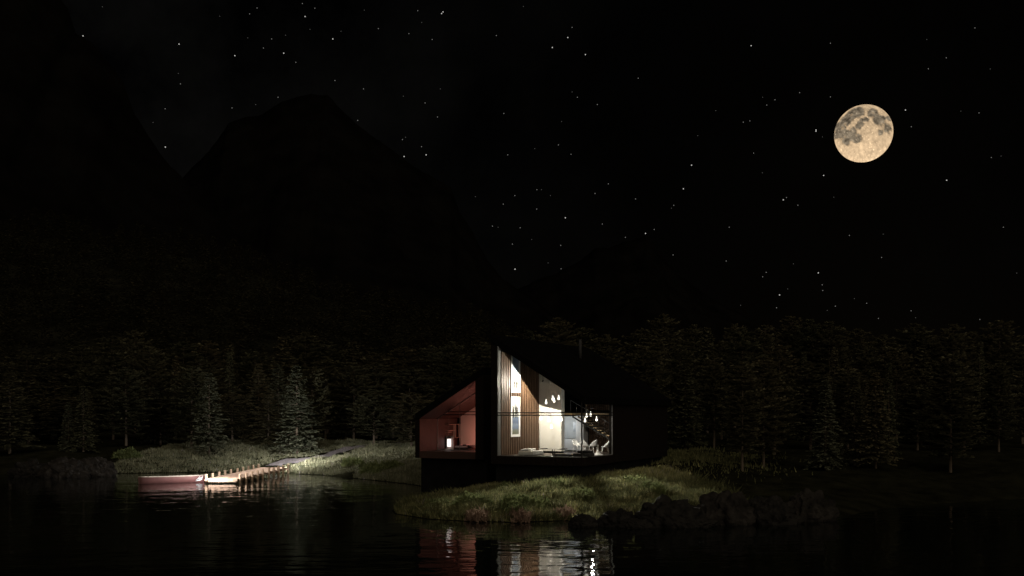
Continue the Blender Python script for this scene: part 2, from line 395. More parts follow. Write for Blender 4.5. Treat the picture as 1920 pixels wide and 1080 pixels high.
X2, Y2 = scatter(110000, -36, -2, 84, 112); X3, Y3 = scatter(25000, -13, -4, 72, 86)
tag(blades('shore_grass', np.concatenate([X2, X3]), np.concatenate([Y2, Y3]), .10, .34, .04, M['greygrass']), kind='stuff')
X4, Y4 = rng.normal(12.5, 2.6, 12000), rng.normal(75, 4.5, 12000)
tag(blades('meadow_grass', X4, Y4, .1, .35, .04, M['grass']), kind='stuff')

# shrubs on the knoll
def shrub_mesh(name, n, m, spread):
    th = rng.random(n)*2*math.pi; ph = np.arccos(rng.random(n)); r = (.45+.55*rng.random(n)**.5)
    bum = 1+.25*np.sin(th*3+1)+.2*np.sin(th*5+ph*4)
    c = np.stack([np.cos(th)*np.sin(ph)*r*bum, np.sin(th)*np.sin(ph)*r*bum, np.cos(ph)*r*bum*.75], -1)
    e1 = rng.normal(0, 1, (n, 3)); e1[:, 2] += 1.2; e1 /= np.linalg.norm(e1, axis=1)[:, None]
    e2 = np.cross(e1, rng.normal(0, 1, (n, 3))); e2 /= np.linalg.norm(e2, axis=1)[:, None]
    l, w = spread*(.7+.9*rng.random(n))[:, None], spread*.26
    V = np.stack([c-e2*w, c+e2*w, c+e1*l], 1).reshape(-1, 3)
    me = mk(name, V, np.arange(3*n).reshape(-1, 3), m); set_tone(me, rng.random(n), 3); return me
sp = [shrub_mesh('shrub', 1400, M['shrub'], .24) for _ in range(2)] + [shrub_mesh('shrub', 1200, M['dryshrub'], .3)]
sd_ = [o.data for o in sp]
for o in sp: bpy.data.objects.remove(o)
SHR = [(880, 948, .75, 0, 'dark green shrub low in the middle of the grassy knoll'), (905, 950, .6, 1, 'small green shrub beside the darkest shrub of the knoll'),
       (968, 952, .85, 1, 'wide green shrub right of centre on the grassy knoll'), (1005, 955, .7, 0, 'green shrub lower on the right half of the knoll'),
       (965, 966, .7, 0, 'green shrub just above the dry tuft at the waterline'), (950, 920, .55, 1, 'pale green shrub at the crest of the knoll under the tall window'),
       (1048, 914, .55, 0, 'pale shrub at the right end of the knoll crest'), (1095, 940, .7, 1, 'light green shrub beside the dark gap in the knoll'),
       (1190, 912, .7, 0, 'green shrub on the right hand slope below the window corner'), (1225, 925, .7, 1, 'greyish shrub above the largest black boulder'),
       (820, 956, .65, 1, 'green shrub at the left foot of the knoll'),
       (898, 974, .55, 2, 'wide dry brown tuft at the waterline of the knoll'), (975, 976, .6, 2, 'dry brown tuft at the water below the green shrubs'),
       (1058, 970, .55, 2, 'dry brown tuft beside the leftmost black boulder'),
       (700, 886, 1.0, 0, 'dark green bush on the far bank left of the house'), (735, 880, .9, 1, 'green bush on the far bank nearest the house'), (660, 872, .8, 0, 'low green bush on the grass beyond the path'),
       (240, 858, 1.0, 0, 'dim bush on the bank behind the left rocks')]
for px, py, s, k, lb in SHR:
    x, y = ground_hit(px, py); o = bpy.data.objects.new('shrub', sd_[k]); COL.objects.link(o)
    o.location = (x, y, hz(x, y)-.12*s); o.scale = (s*1.1, s*1.1, s); o.rotation_euler = (0, 0, random.random()*6); tag(o, lb, 'shrub')

# ---------------------------------------------------------------- rocks
def rock(label, px0, px1, ytop, ybot, m, seed, depth=None, dz=0, jag=.42):
    Y = depth or FP*EYE/(ybot-HOR); s = Y/FP
    cx = ((px0+px1)/2-960)*s; hw = (px1-px0)/2*s; h = (ybot-ytop)*s
    import bmesh
    bm = bmesh.new(); bmesh.ops.create_icosphere(bm, subdivisions=5, radius=1)
    for v in bm.verts:
        p = v.co.copy(); q = p*1.25+Vector((seed, seed*.7, 0))
        d_, _p = mnoise.voronoi(q*1.5)[:2]
        rg = mnoise.ridged_multi_fractal(Vector((q.x*1.5, q.y*1.5, q.z*.9)), .9, 2.1, 5, 1.0, 2.0)
        k = 1 + jag*.55*(d_[1]-d_[0]-.25) - .13*(rg-.8) + .07*mnoise.fractal(q*5, 1, 2, 4)
        sq = max(abs(p.x), abs(p.y), abs(p.z)); p = p*k
        p.z = max(p.z, -.35)
        v.co = Vector((p.x*hw, p.y*hw*.62, p.z*h*.92))
    me = bpy.data.meshes.new('boulder'); bm.to_mesh(me); bm.free(); me.materials.append(m)
    o = bpy.data.objects.new('boulder', me); COL.objects.link(o); o.location = (cx, Y+hw*.5, dz)
    return tag(o, label, 'rock')
rock('squat black boulder in the water at the left end of the rock row', 1064, 1122, 963, 989, M['rock'], 1.0)
rock('long sloping black boulder second from the left in the row', 1120, 1208, 954, 988, M['rock'], 5.0)
rock('low flat rock in the water before the two largest boulders', 1160, 1228, 972, 991, M['rock'], 9.0)
rock('largest rounded black boulder below the right hand grass', 1192, 1335, 932, 990, M['rock'], 13.3)
rock('low slanting rock lapped by water at the foot of the bluff', 1255, 1350, 968, 989, M['rock'], 17.0)
rock('rugged tall rock face at the left end of the bluff', 1310, 1425, 914, 985, M['greyrock'], 21.0, jag=.7)
rock('dark rock mass in the middle of the bluff', 1385, 1510, 930, 984, M['rock'], 25.5, jag=.6)
rock('grey streaked rock at the right end of the bluff', 1470, 1575, 918, 978, M['greyrock'], 31.0, jag=.7)
rock('dark block of rock at the left end of the far outcrop', 5, 95, 862, 894, M['rock'], 35.0, jag=.5)
rock('low brown rock in the middle of the far outcrop', 60, 160, 856, 896, M['greyrock'], 41.0, jag=.5)
rock('broad brown rock at the right end of the far outcrop', 125, 212, 853, 894, M['greyrock'], 47.0, jag=.5)

# ---------------------------------------------------------------- conifers
def conifer(kind, seed):
    r = random.Random(seed); V = []; F = []; tone = []
    tv = MB(); tv.tube([(0, 0, -.03), (.004, 0, .3), (0, .003, .7), (0, 0, .97)], [.014, .010, .005, .0012], 7)
    levels = {'spruce': 25, 'young': 27, 'pine': 20, 'pine2': 18}[kind]
    z0 = {'spruce': .13, 'young': .07, 'pine': .16, 'pine2': .2}[kind]
    for li in range(levels):
        u = li/(levels-1); z = z0+(1-z0)*u
        if kind == 'spruce': rad = .235*(1-u)**.72+.012
        elif kind == 'young': rad = .17*(1-u)**.85+.01
        else:
            rad = (.25 if kind == 'pine' else .23)*math.sqrt(max(0, 1-(max(u-.25, 0)/.75)**2.2))*(.62+.38*min(1, u/.3))+.012
        if kind == 'spruce': rad *= .78+.3*math.sin(li*1.9+seed)**2
        elif kind != 'young': rad *= .72+.36*math.sin(li*1.9+seed*2)**2
        nb = max(4, int({'spruce': 15, 'young': 14, 'pine': 18, 'pine2': 18}[kind]*(.45+.55*rad/.25)))
        for b in range(nb):
            if r.random() < .12: continue
            th = 2*math.pi*(b/nb)+li*2.4+r.uniform(-.3, .3); ln = rad*r.uniform(.7, 1.15)
            droop = {'spruce': -.32+.5*u, 'young': -.2+.6*u, 'pine': -.10+.35*u, 'pine2': -.05+.3*u}[kind]+r.uniform(-.08, .08)
            zb = z+r.uniform(-.012, .012)
            ca, sa = math.cos(th), math.sin(th)
            if li % 2 == 0 and b % 3 == 0: tv.tube([(0, 0, zb), (ca*ln*.7, sa*ln*.7, zb+droop*ln*.7)], [.003, .0012], 4, False)
            nsx = max(4, int(ln/.25*13))
            for s in range(nsx):
                f = (s+.6+r.uniform(-.3, .3))/nsx
                if f < .18: continue
                px, py, pz = ca*ln*f, sa*ln*f, zb+droop*ln*f-.12*ln*f*f+(.18*ln*f**3 if kind != 'young' else 0)
                for q in range(4):
                    ang = th+r.choice((-1, 1))*r.uniform(.25, 1.0); sl = r.uniform(.026, .052)*(1.2-.45*f)
                    wx = {'spruce': .0155, 'young': .0125, 'pine': .0155, 'pine2': .0155}[kind]
                    dx, dy, dz = math.cos(ang)*sl, math.sin(ang)*sl, r.uniform(-.016, .012)+(.010 if kind[:4] == 'pine' else -.002)
                    nx_, ny_ = -math.sin(ang)*wx, math.cos(ang)*wx; tw = r.uniform(-.006, .006)
                    i = len(V)
                    V += [(px-nx_*.4, py-ny_*.4, pz), (px+dx*.5-nx_, py+dy*.5-ny_, pz+dz*.5-tw), (px+dx, py+dy, pz+dz), (px+dx*.5+nx_, py+dy*.5+ny_, pz+dz*.5+tw)]
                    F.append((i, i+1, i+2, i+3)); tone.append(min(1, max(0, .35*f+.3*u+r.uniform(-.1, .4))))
    return tv, V, np.array(F), tone
PROTO = {}
for key, kind, seed, mm in [('spruce', 'spruce', 3, 'bluespruce'), ('spruce2', 'spruce', 8, 'bluespruce'), ('young', 'young', 5, 'bluespruce'), ('young2', 'young', 12, 'needle'),
                            ('pine', 'pine', 2, 'needle'), ('pine_b', 'pine', 21, 'needle'), ('pine2', 'pine2', 31, 'needle'), ('pine2_b', 'pine2', 44, 'needle'), ('spruce3', 'spruce', 15, 'needle')]:
    tv, V, F, tone = conifer(kind, seed)
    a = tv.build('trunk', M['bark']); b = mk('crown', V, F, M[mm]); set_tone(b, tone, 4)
    PROTO[key] = (a.data, b.data); bpy.data.objects.remove(a); bpy.data.objects.remove(b)
def tree(key, x, y, h, w, label, group=None, name='conifer_tree'):
    half = .235 if 'spruce' in key else (.17 if 'young' in key else .25)
    t_ = thing(name, label, 'tree', (x, y, hz(x, y)-.05), random.random()*6.28, group)
    sxy = w/(2*half); t_.scale = (sxy, sxy, h)
    for nm, me in zip(('trunk', 'crown'), PROTO[key]):
        o = bpy.data.objects.new(nm, me); COL.objects.link(o); o.parent = t_
    return t_
KEY = [ # px, base, top, width px, prototype, label
 (392, 853, 702, 78, 'spruce', 'grey green spruce with a bare lower trunk behind the canoe end of the dock'),
 (557, 853, 688, 88, 'spruce2', 'biggest lit spruce beside the gravel path with bare trunk'),
 (128, 846, 755, 36, 'young', 'slim young spruce on the bank above the far rock outcrop'),
 (156, 847, 724, 50, 'young2', 'taller narrow spruce just right of the slim young one on the left bank'),
 (18, 850, 700, 100, 'spruce3', 'broad spruce cut off by the left picture edge'),
 (290, 832, 728, 46, 'young', 'narrow pointed spruce standing alone mid left before the dark forest'),
 (485, 832, 683, 70, 'spruce3', 'dim brownish spruce in the gap between the two lit spruces'),
 (522, 834, 685, 66, 'spruce', 'dim spruce touching the left side of the biggest lit spruce'),
 (715, 822, 700, 52, 'young2', 'narrow spruce at the forest edge left of the red lit wing'),
 (737, 822, 728, 42, 'young', 'small pointed spruce at the forest edge nearest the red lit wing'),
 (648, 822, 690, 60, 'young2', 'narrow dim spruce behind the upper end of the path'),
 (1392, 884, 682, 92, 'pine2', 'pale pine with a bare trunk on the meadow right of the house'),
 (1432, 878, 672, 96, 'pine', 'dark broad pine just behind the pale pine on the meadow'),
 (1548, 880, 714, 66, 'young', 'cone shaped spruce alone before the forest on the right'),
 (1602, 874, 698, 62, 'young2', 'narrow spruce right of the cone shaped one'),
 (1642, 878, 700, 80, 'spruce3', 'dark spruce between the narrow spruce and the broad right hand pine'),
 (1782, 886, 668, 110, 'pine_b', 'broad pine at the far right with a ragged left side'),
 (1212, 846, 645, 96, 'pine2_b', 'pale crowned pine rising behind the right slope of the roof'),
]
for px, by, ty, wpx, key, lb in KEY:
    x, y = ground_hit(px, by); s = y/FP
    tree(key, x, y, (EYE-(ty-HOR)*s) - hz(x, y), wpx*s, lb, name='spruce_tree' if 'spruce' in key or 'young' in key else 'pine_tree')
skx = [-80, 0, 60, 110, 190, 228, 270, 350, 400, 450, 530, 590, 640, 720, 800, 900, 960, 1000, 1052, 1120, 1180, 1240, 1330, 1430, 1520, 1590, 1650, 1740, 1810, 1880, 2000]
sky_ = [640, 662, 648, 648, 640, 612, 625, 628, 618, 635, 632, 625, 640, 645, 640, 628, 612, 615, 590, 612, 605, 585, 596, 585, 598, 594, 606, 606, 612, 600, 610]
def crest(x): return float(np.interp(x, skx, sky_))
rt = random.Random(11); cnt = 0
LB = {'l': ('dark conifer in the black forest behind the far bank left of the house', 'conifers of the forest left of the house'),
      'c': ('dark conifer of the forest behind the house roof', 'conifers of the forest behind the house'),
      'r': ('dark conifer in the black forest right of the house', 'conifers of the forest right of the house')}
for row, (yd, step, lo, jit) in enumerate([(104, 64, 66, 50), (117, 54, 34, 34), (134, 48, 6, 22)]):
    x = -70 + row*17
    while x < 1990:
        px = x + rt.uniform(-10, 10); Yd = yd+rt.uniform(-4, 4); X = (px-960)/FP*Yd
        ok = not (row == 0 and 590 < px < 700) and not (row < 2 and 1150 < px < 1230 and False)
        if px > 1270: Yd -= 18 if row < 2 else 8; X = (px-960)/FP*Yd
        if ok and not (row < 2 and 800 < px < 1180):
            ty = crest(px)+lo+rt.uniform(-6, jit)
            top = EYE-(ty-HOR)/FP*Yd; z = hz(X, Yd)
            key = rt.choice(['pine', 'pine_b', 'pine2', 'pine2_b', 'pine', 'pine2', 'spruce3', 'young2'])
            wpx = rt.uniform(74, 108) if 'young' not in key else rt.uniform(36, 48)
            zone = 'l' if px < 800 else ('c' if px < 1260 else 'r')
            lb, gp = LB[zone]
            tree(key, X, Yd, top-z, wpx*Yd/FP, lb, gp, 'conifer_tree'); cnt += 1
        x += step*rt.uniform(.8, 1.2)

# the wooded hillside far behind: reads as one mass
def far_wood(n):
    VV = []; tone = []
    for _ in range(n):
        u = rng.random()**.8; px_ = rng.uniform(-150, 1120)
        Yd = 168+172*u; X = (px_-960)/FP*Yd; z = float(hill_z(u, px_)); h = rng.uniform(6, 11); rd = h*rng.uniform(.16, .24)
        k = 130; f = rng.random(k)**.7; th = rng.random(k)*2*math.pi
        rr = rd*np.sqrt(np.clip(1-f**2.2, 0, 1))*(.55+.45*rng.random(k))*(.7+.4*np.sin(f*19+_)**2)
        c = np.stack([X+np.cos(th)*rr, Yd+np.sin(th)*rr, z+h*(.12+.88*f)], -1)
        e = np.stack([np.cos(th), np.sin(th), rng.uniform(-.5, .4, k)], -1)*h*.07
        s2 = np.stack([-np.sin(th), np.cos(th), rng.uniform(-.3, .3, k)], -1)*h*.035
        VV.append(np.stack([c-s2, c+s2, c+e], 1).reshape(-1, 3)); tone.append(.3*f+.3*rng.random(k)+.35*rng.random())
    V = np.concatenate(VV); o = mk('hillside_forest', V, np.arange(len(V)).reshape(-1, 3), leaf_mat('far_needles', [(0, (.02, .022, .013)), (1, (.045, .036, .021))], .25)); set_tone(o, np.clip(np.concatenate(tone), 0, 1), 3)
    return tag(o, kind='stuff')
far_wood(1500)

# ---------------------------------------------------------------- the house
ANG = R(-28); C0 = Vector((4.07, 58.0, 0)); FZ = 2.71
house = thing('lake_house', 'black timber lake house with a tall lit gable window and a red lit wing', 'house', C0, ANG)
HM = Matrix.Translation(C0) @ Matrix.Rotation(ANG, 4, 'Z')
def hw(x, y, z): return HM @ Vector((x, y, z))
def px_local(px, py, yl):                         # house-local point on the plane y=yl seen at a photo pixel
    c, s = math.cos(ANG), math.sin(ANG); k = (px-960)/FP
    ox, oy = C0.x - s*yl, C0.y + c*yl
    x = (k*oy-ox)/(c-k*s); Y = oy+s*x
    return (x, yl, EYE-(py-HOR)/FP*Y)
def px_wall(px, py, xl):                          # ... on the plane x=xl
    c, s = math.cos(ANG), math.sin(ANG); k = (px-960)/FP
    ox, oy = C0.x + c*xl, C0.y + s*xl
    y = (k*oy-ox)/(-s-k*c); Y = oy+c*y
    return (xl, y, EYE-(py-HOR)/FP*Y)
def soff(x): return 6.0-.608*x                    # underside of the tall roof
XL, XR, YB, YG = -5.64, 0.0, 14.9, 4.66
# roof
MB().prism([(-6.12, soff(-6.12)), (.28, soff(.28)), (.28, soff(.28)+.44), (-6.12, soff(-6.12)+.44)], -.12, YB+.15).build('roof', M['roof'], house, bevel=.02)
# walls of the tall part: cladding boards on the outside are real boards
b = MB()
b.prism([(-6.05, 2.25), (XL, 2.25), (XL, soff(XL)-.004), (-6.05, soff(-6.05)-.004)], -.02, YB)
b.build('wall', M['cladding'], house)
b = MB(); b.box((-.22, YG, 2.25), (.04, YB, 5.97))
y = YG+.03
while y < YB-.2: b.box((.04, y, 2.24), (.065, y+.16, 5.96)); y += .185
b.build('wall', M['cladding'], house)
MB().prism([(XL+.005, 2.25), (-.225, 2.25), (-.225, soff(-.22)-.006), (XL+.005, soff(XL)-.006)], YB-.2, YB-.02).build('wall', M['cladding'], house)
# floor slab with its skirt
b = MB(); b.box((XL+.004, .02, FZ-.12), (-.02, YB-.21, FZ)); b.build('floor', M['floor'], house)
b = MB(); b.box((XL-.2, -.05, 2.22), (.05, .015, FZ)); x = XL-.38
while x < .0: b.box((x, -.075, 2.215), (x+.16, -.05, FZ-.012)); x += .185
b.box((-.018, .02, 2.22), (.05, YG-.005, FZ)); y = .05
while y < YG-.2: b.box((.05, y, 2.215), (.072, y+.16, FZ-.012)); y += .185
b.build('skirt', M['cladding'], house)
b = MB(); b.box((-5.85, .25, -.6), (-.2, YB-.3, 2.21)); b.build('foundation', M['base'], house)
MB().tube([(-4.4, 9.6, soff(-4.4)+.3), (-4.4, 9.6, soff(-4.4)+1.7)], .10, 14).build('chimney_pipe', M['black'], house, True)
# corner glazing
def pane(mbx, quad, n, th=.012):
    q = [Vector(p) for p in quad]; nn = Vector(n)*th
    k = len(q); mbx.add(q+[p+nn for p in q], [tuple(range(k)), tuple(range(2*k-1, k-1, -1))]+[(i, (i+1) % k, (i+1) % k+k, i+k)[::-1] for i in range(k)])
zb = FZ+.05; RA, RB = 5.335, 5.185
g = MB(); pane(g, [(XL+.04, 0, zb), (-.03, 0, zb), (-.03, 0, soff(-.03)-.03), (XL+.04, 0, soff(XL+.04)-.03)], (0, 1, 0))
win = MB()
win.box((XL-.002, -.045, FZ+.004), (XL+.04, .03, soff(XL)-.01))
wobj = win.build('window', M['frame'], house)
MB().box((-.035, -.05, FZ+.004), (.035, .03, soff(0)-.02)).build('corner_post', M['frame'], wobj)
g.build('glass', M['glass'], wobj)
MB().box((XL+.042, -.05, FZ+.005), (-.037, .03, FZ+.05)).build('sill', M['steel'], wobj)
r_ = MB()
for zz in (RA, RB): r_.box((XL+.042, -.04, zz-.03), (-.037, -.004, zz+.03))
r_.build('rail', M['frame'], wobj)
MB().box((XL+.045, -.03, FZ+.052), (XL+.075, -.004, soff(XL)-.05)).build('frame', M['steel'], wobj)
win = MB(); win.box((-.03, YG-.05, FZ+.052), (.03, YG-.003, 5.98)); win.box((-.03, .032, 5.93), (.03, YG-.052, 5.985))
wobj = win.build('window', M['steel'], house)
g = MB(); pane(g, [(0, .035, zb), (0, YG-.055, zb), (0, YG-.055, 5.925), (0, .035, 5.925)], (-1, 0, 0)); g.build('glass', M['glass'], wobj)
MB().box((-.03, .032, FZ+.005), (.048, YG-.052, FZ+.048)).build('sill', M['steel'], wobj)
r_ = MB()
for zz in (RA, RB): r_.box((.004, .037, zz-.03), (.04, YG-.055, zz+.03))
r_.build('rail', M['frame'], wobj)
# interior: slatted side wall
b = MB(); sb = MB(); y = .42
sb.box((XL+.002, .40, FZ+.004), (XL+.03, 5.62, soff(XL)-.35))
while y < 5.5: b.box((XL+.03, y, FZ+.006), (XL+.095, y+.125, soff(XL)-.36)); y += .24
o = b.build('slat_wall', M['slat'], house); sb.build('backing', M['slatback'], o)
MB().box((XL+.003, .08, FZ+.004), (XL+.05, .39, soff(XL)-.3)).build('reveal', mat('grey_reveal', (.13, .13, .125), .7), house)
# white chimney breast
PX1 = XL+1.72
MB().prism([(XL+.09, FZ+.12), (PX1, FZ+.12), (PX1, soff(PX1)-.05), (XL+.09, soff(XL+.09)-.05)], 5.55, 6.02).build('chimney_breast', M['white'], house)
MB().box((XL+.14, 5.62, FZ+.003), (PX1-.05, 5.98, FZ+.118)).build('plinth', M['black'], house)
# kitchen behind it
MB().box((XL+.1, 8.9, FZ+.004), (-3.62, 9.05, 5.1)).build('kitchen_wall', mat('pale_grey_wall', (.5, .52, .53), .7), house)
b = MB(); b.box((PX1-.5, 8.45, FZ+1.35), (PX1+.42, 8.89, FZ+2.0)); b.build('wall_cupboard', M['grey'], house, bevel=.01)
b = MB(); b.box((PX1-1.1, 8.35, FZ+.1), (PX1-.08, 8.89, FZ+.9)); o = b.build('kitchen_counter', M['whitepaint'], house, bevel=.01)
MB().box((PX1-1.14, 8.31, FZ+.902), (PX1-.06, 8.89, FZ+.94)).build('worktop', M['grey'], o)
MB().box((-4.05, 8.1, FZ+.004), (-3.5, 8.895, FZ+2.42)).build('partition', M['whitepaint'], house)
# mezzanine, upper and lower slatted back walls
b = MB(); b.box((XL+.1, 6.05, 5.17), (-3.35, 10.6, 5.33)); b.box((-3.34, 8.2, 5.17), (-.24, 10.6, 5.33)); o = b.build('mezzanine_floor', M['tread'], house)
b = MB(); sb = MB(); x = PX1+.06
sb.prism([(PX1+.02, 5.335), (-.24, 5.335), (-.24, soff(-.24)-.05), (PX1+.02, soff(PX1)-.05)], 9.3, 9.4)
while x < -.4:
    b.prism([(x, 5.336), (x+.095, 5.336), (x+.095, soff(x+.095)-.06), (x, soff(x)-.06)], 9.255, 9.3); x += .15
o = b.build('slat_wall', M['slat'], house); sb.build('backing', M['slatback'], o)
b = MB(); sb = MB(); x = -3.45
sb.box((-3.49, 9.0, FZ+.004), (-.24, 9.1, 5.16))
while x < -.4: b.box((x, 8.955, FZ+.006), (x+.095, 9.0, 5.155)); x += .15
o = b.build('slat_wall', M['slat'], house); sb.build('backing', M['slatback'], o)
# open stair
st = bpy.data.objects.new('staircase', None); COL.objects.link(st); st.parent = house
sx0 = px_local(1080, 782, 7.0)[0]
b = MB()
for yy in (6.62, 7.52): b.add(*(lambda P: (P, [(0,1,2,3),(7,6,5,4),(0,4,5,1),(1,5,6,2),(2,6,7,3),(3,7,4,0)]))([(sx0-.1, yy, 5.15), (sx0+12*.285, yy, 5.15-12*.163), (sx0+12*.285, yy, 5.03-12*.163), (sx0-.1, yy, 5.03), (sx0-.1, yy+.05, 5.15), (sx0+12*.285, yy+.05, 5.15-12*.163), (sx0+12*.285, yy+.05, 5.03-12*.163), (sx0-.1, yy+.05, 5.03)]))
b.build('stringer', M['frame'], st)
for k in range(12):
    MB().box((sx0+k*.285, 6.58, 5.155-k*.163), (sx0+k*.285+.27, 7.62, 5.195-k*.163)).build('tread', M['tread'], st)
b = MB(); b.tube([(sx0-.2, 6.6, 6.15), (sx0+3.2, 6.6, 6.15-3.2*.572)], .018, 6); b.tube([(sx0-.2, 6.6, 5.2), (sx0-.2, 6.6, 6.15)], .018, 6)
for k in range(8): b.tube([(sx0+.2+k*.4, 6.6, 5.1-(.2+k*.4)*.572), (sx0+.2+k*.4, 6.6, 6.08-(.2+k*.4)*.572)], .007, 5)
b.build('railing', M['steel'], st)

# --- red lit wing
WF, WX0, WX1, WXR, WG = 4.18, -14.0, -9.60, -8.98, 6.44
def ws(x): return 4.97+.58*(x+14.0)
def wt(x): return 5.26+.575*(x+14.38)
MB().prism([(-14.38, 4.86), (-14.0, ws(-14)), (WXR, ws(WXR)), (WXR, wt(WXR)), (-14.38, wt(-14.38))], WF, 12.6).build('roof', M['roof'], house, bevel=.015)
b = MB(); b.box((-14.37, WF+.01, 2.24), (WX0-.03, 12.55, 4.855)); b.build('wall', M['cladding'], house)
b = MB(); b.prism([(WX1, 2.24), (WXR-.006, 2.24), (WXR-.006, ws(WXR)-.006), (WX1, ws(WX1)-.006)], WF+.012, 12.55); b.build('wall', M['cladding'], house)
MB().prism([(WX0-.028, 2.24), (WX1-.004, 2.24), (WX1-.004, ws(WX1)-.008), (WX0-.028, ws(WX0)-.1)], 12.3, 12.54).build('wall', M['cladding'], house)
b = MB(); b.box((WX0-.028, WF+.012, 2.24), (WX1-.003, 12.29, FZ)); b.build('floor', M['porchwood'], house)
MB().box((WXR, 6.0, .6), (-6.055, 12.0, 4.7)).build('link_passage', M['cladding'], house)
b = MB(); x = WX0+.02                                # lining boards of the porch
y = WF+.03
while y < WG+2.7: b.box((WX0-.028, y, FZ+.003), (WX0-.003, y+.135, 4.93)); y += .15
b.build('porch_lining', M['porchwood'], house)
b = MB(); x = WX0+.01
while x < WX1-.15:
    b.add([(x, WF+.02, ws(x)-.03), (x+.135, WF+.02, ws(x+.135)-.03), (x+.135, 12.2, ws(x+.135)-.03), (x, 12.2, ws(x)-.03),
           (x, WF+.02, ws(x)-.004), (x+.135, WF+.02, ws(x+.135)-.004), (x+.135, 12.2, ws(x+.135)-.004), (x, 12.2, ws(x)-.004)],
          [(0,3,2,1),(4,5,6,7),(0,1,5,4),(1,2,6,5),(2,3,7,6),(3,0,4,7)]); x += .15
b.build('soffit', M['porchwood'], house)
b = MB(); b.box((-14.2, WF+.5, -1.2), (-9.0, 12.3, 2.235)); b.build('foundation', M['base'], house)
zt_ = lambda x: ws(x)-.04
win = MB(); win.box((WX0+.002, WG-.03, FZ+.003), (WX0+.045, WG+.03, zt_(WX0)-.0)); 
win.prism([(WX0+.046, zt_(WX0+.046)-.06), (WX1-.006, zt_(WX1)-.06), (WX1-.006, zt_(WX1)-.004), (WX0+.046, zt_(WX0+.046)-.004)], WG-.03, WG+.03)
wobj = win.build('window', M['steel'], house)
MB().box((WX0+.046, WG-.03, FZ+.004), (WX1-.006, WG+.03, FZ+.045)).build('sill', M['steel'], wobj)
g = MB(); pane(g, [(WX0+.047, WG, FZ+.05), (WX1-.007, WG, FZ+.05), (WX1-.007, WG, zt_(WX1)-.065), (WX0+.047, WG, zt_(WX0)-.065)], (0, 1, 0)); g.build('glass', M['glass'], wobj)
b = MB()
for zz in (5.41, 5.20): b.box((WX0+.4*(zz > 5.3)+.5, WG-.045, zz-.03), (WX1-.01, WG-.004, zz+.03))
b.build('rail', M['frame'], wobj)
q = px_local(862, 800, WG); b = MB(); b.box((q[0]-.012, WG-.03, FZ+.05), (q[0]+.012, WG-.004, zt_(q[0])-.065)); b.build('mullion', M['steel'], wobj)
# pink lit room wall
MB().prism([(-13.78, FZ+.003), (WX1-.01, FZ+.003), (WX1-.01, ws(WX1)-.04), (-13.78, ws(-13.78)-.04)], 9.26, 9.4).build('room_wall', M['white'], house)

# ---------------------------------------------------------------- lamps
def lamp(name, kind, loc, en, col, rad=.08):
    d = bpy.data.lights.new(name, kind); d.energy = en; d.color = col
    d.shadow_soft_size = rad
    o = bpy.data.objects.new(name, d); COL.objects.link(o); o.location = loc; return o
# hall spotlight: throws forward and down, kept off the knoll by an added shield
SPL = (-4.1, 3.1, 7.24)
o = lamp('hall_spot', 'SPOT', hw(*SPL), 1300, (1.0, .90, .74), .03)
o.data.spot_size = R(178); o.data.spot_blend = .03
axd = (HM.to_3x3() @ Vector((-.185, -.541, -.82))).normalized()
o.rotation_euler = axd.to_track_quat('-Z', 'Y').to_euler()
lamp('stair_pendant_light', 'POINT', hw(-1.25, 4.4, 4.62), 60, (1.0, .95, .86), .08)
lamp('kitchen_lamp', 'POINT', hw(-4.9, 7.5, 4.6), 50, (.9, .95, 1.0), .1)
lamp('wing_lamp', 'POINT', hw(-10.9, 8.3, 3.6), 120, (1.0, .30, .22), .12)
# lamps over the landing stage
def dock_lamp(loc, aim, en, col, half, rad=.05):
    o = lamp('dock_lamp', 'SPOT', loc, en, col, rad); o.data.spot_size = R(2*half); o.data.spot_blend = .25
    o.rotation_euler = Vector(aim).to_track_quat('-Z', 'Y').to_euler()
dock_lamp((-22.4, 74.3, 1.6), (-.1, .55, -.85), 1700, (1.0, .93, .86), 82)
dock_lamp((-21.4, 80.6, 1.9), (0, .5, -.85), 120, (1.0, .90, .80), 70)
dock_lamp((-18.9, 89.0, 2.3), (.05, .5, -.85), 2300, (1.0, .95, .88), 80)
dock_lamp((-19.5, 87.0, 6.2), (-.25, .5, -.8), 3300, (1.0, .97, .89), 88, .15)

# spotlight housing
def can_spot(label, loc, aim=None, en=0, half=0, blend=.3):
    P = Vector(loc)
    if aim:
        o = lamp('hall_spot', 'SPOT', hw(*loc), en, (1.0, .93, .80), .04); o.data.spot_size = R(2*half); o.data.spot_blend = blend
        o.rotation_euler = (hw(*aim)-hw(*loc)).to_track_quat('-Z', 'Y').to_euler()
        d = (Vector(aim)-P).normalized()
    else: d = Vector((0, -.6, -.8))
    t_ = thing('spotlight', label, 'lamp', hw(*P), ANG)
    q = -d*.05; MB().tube([q, q-d*.13], .05, 14).build('housing', M['black'], t_, True)
    e = q-d*.10; MB().tube([e, (e.x, e.y, soff(P.x+e.x)-P.z)], .008, 8).build('rod', M['black'], t_)
can_spot('small dark ceiling spotlight near the slatted wall of the tall hall', SPL)
fl = MB(); fl.box((SPL[0]-.05, SPL[1]-.135, SPL[2]-.45), (SPL[0]+.55, SPL[1]-.12, SPL[2]+.03)); fl.box((SPL[0]+.50, SPL[1]-.118, SPL[2]+.0), (SPL[0]+.53, SPL[1]+.03, SPL[2]+.03))
fl = fl.build('added_light_shield', M['white']); hs = [o for o in S.objects if o.name.startswith('spotlight')][0]; fl.parent = hs  # plate added to block the spot's light to the knoll, white to blend in
fl.matrix_parent_inverse = Matrix.Translation(-Vector(SPL))
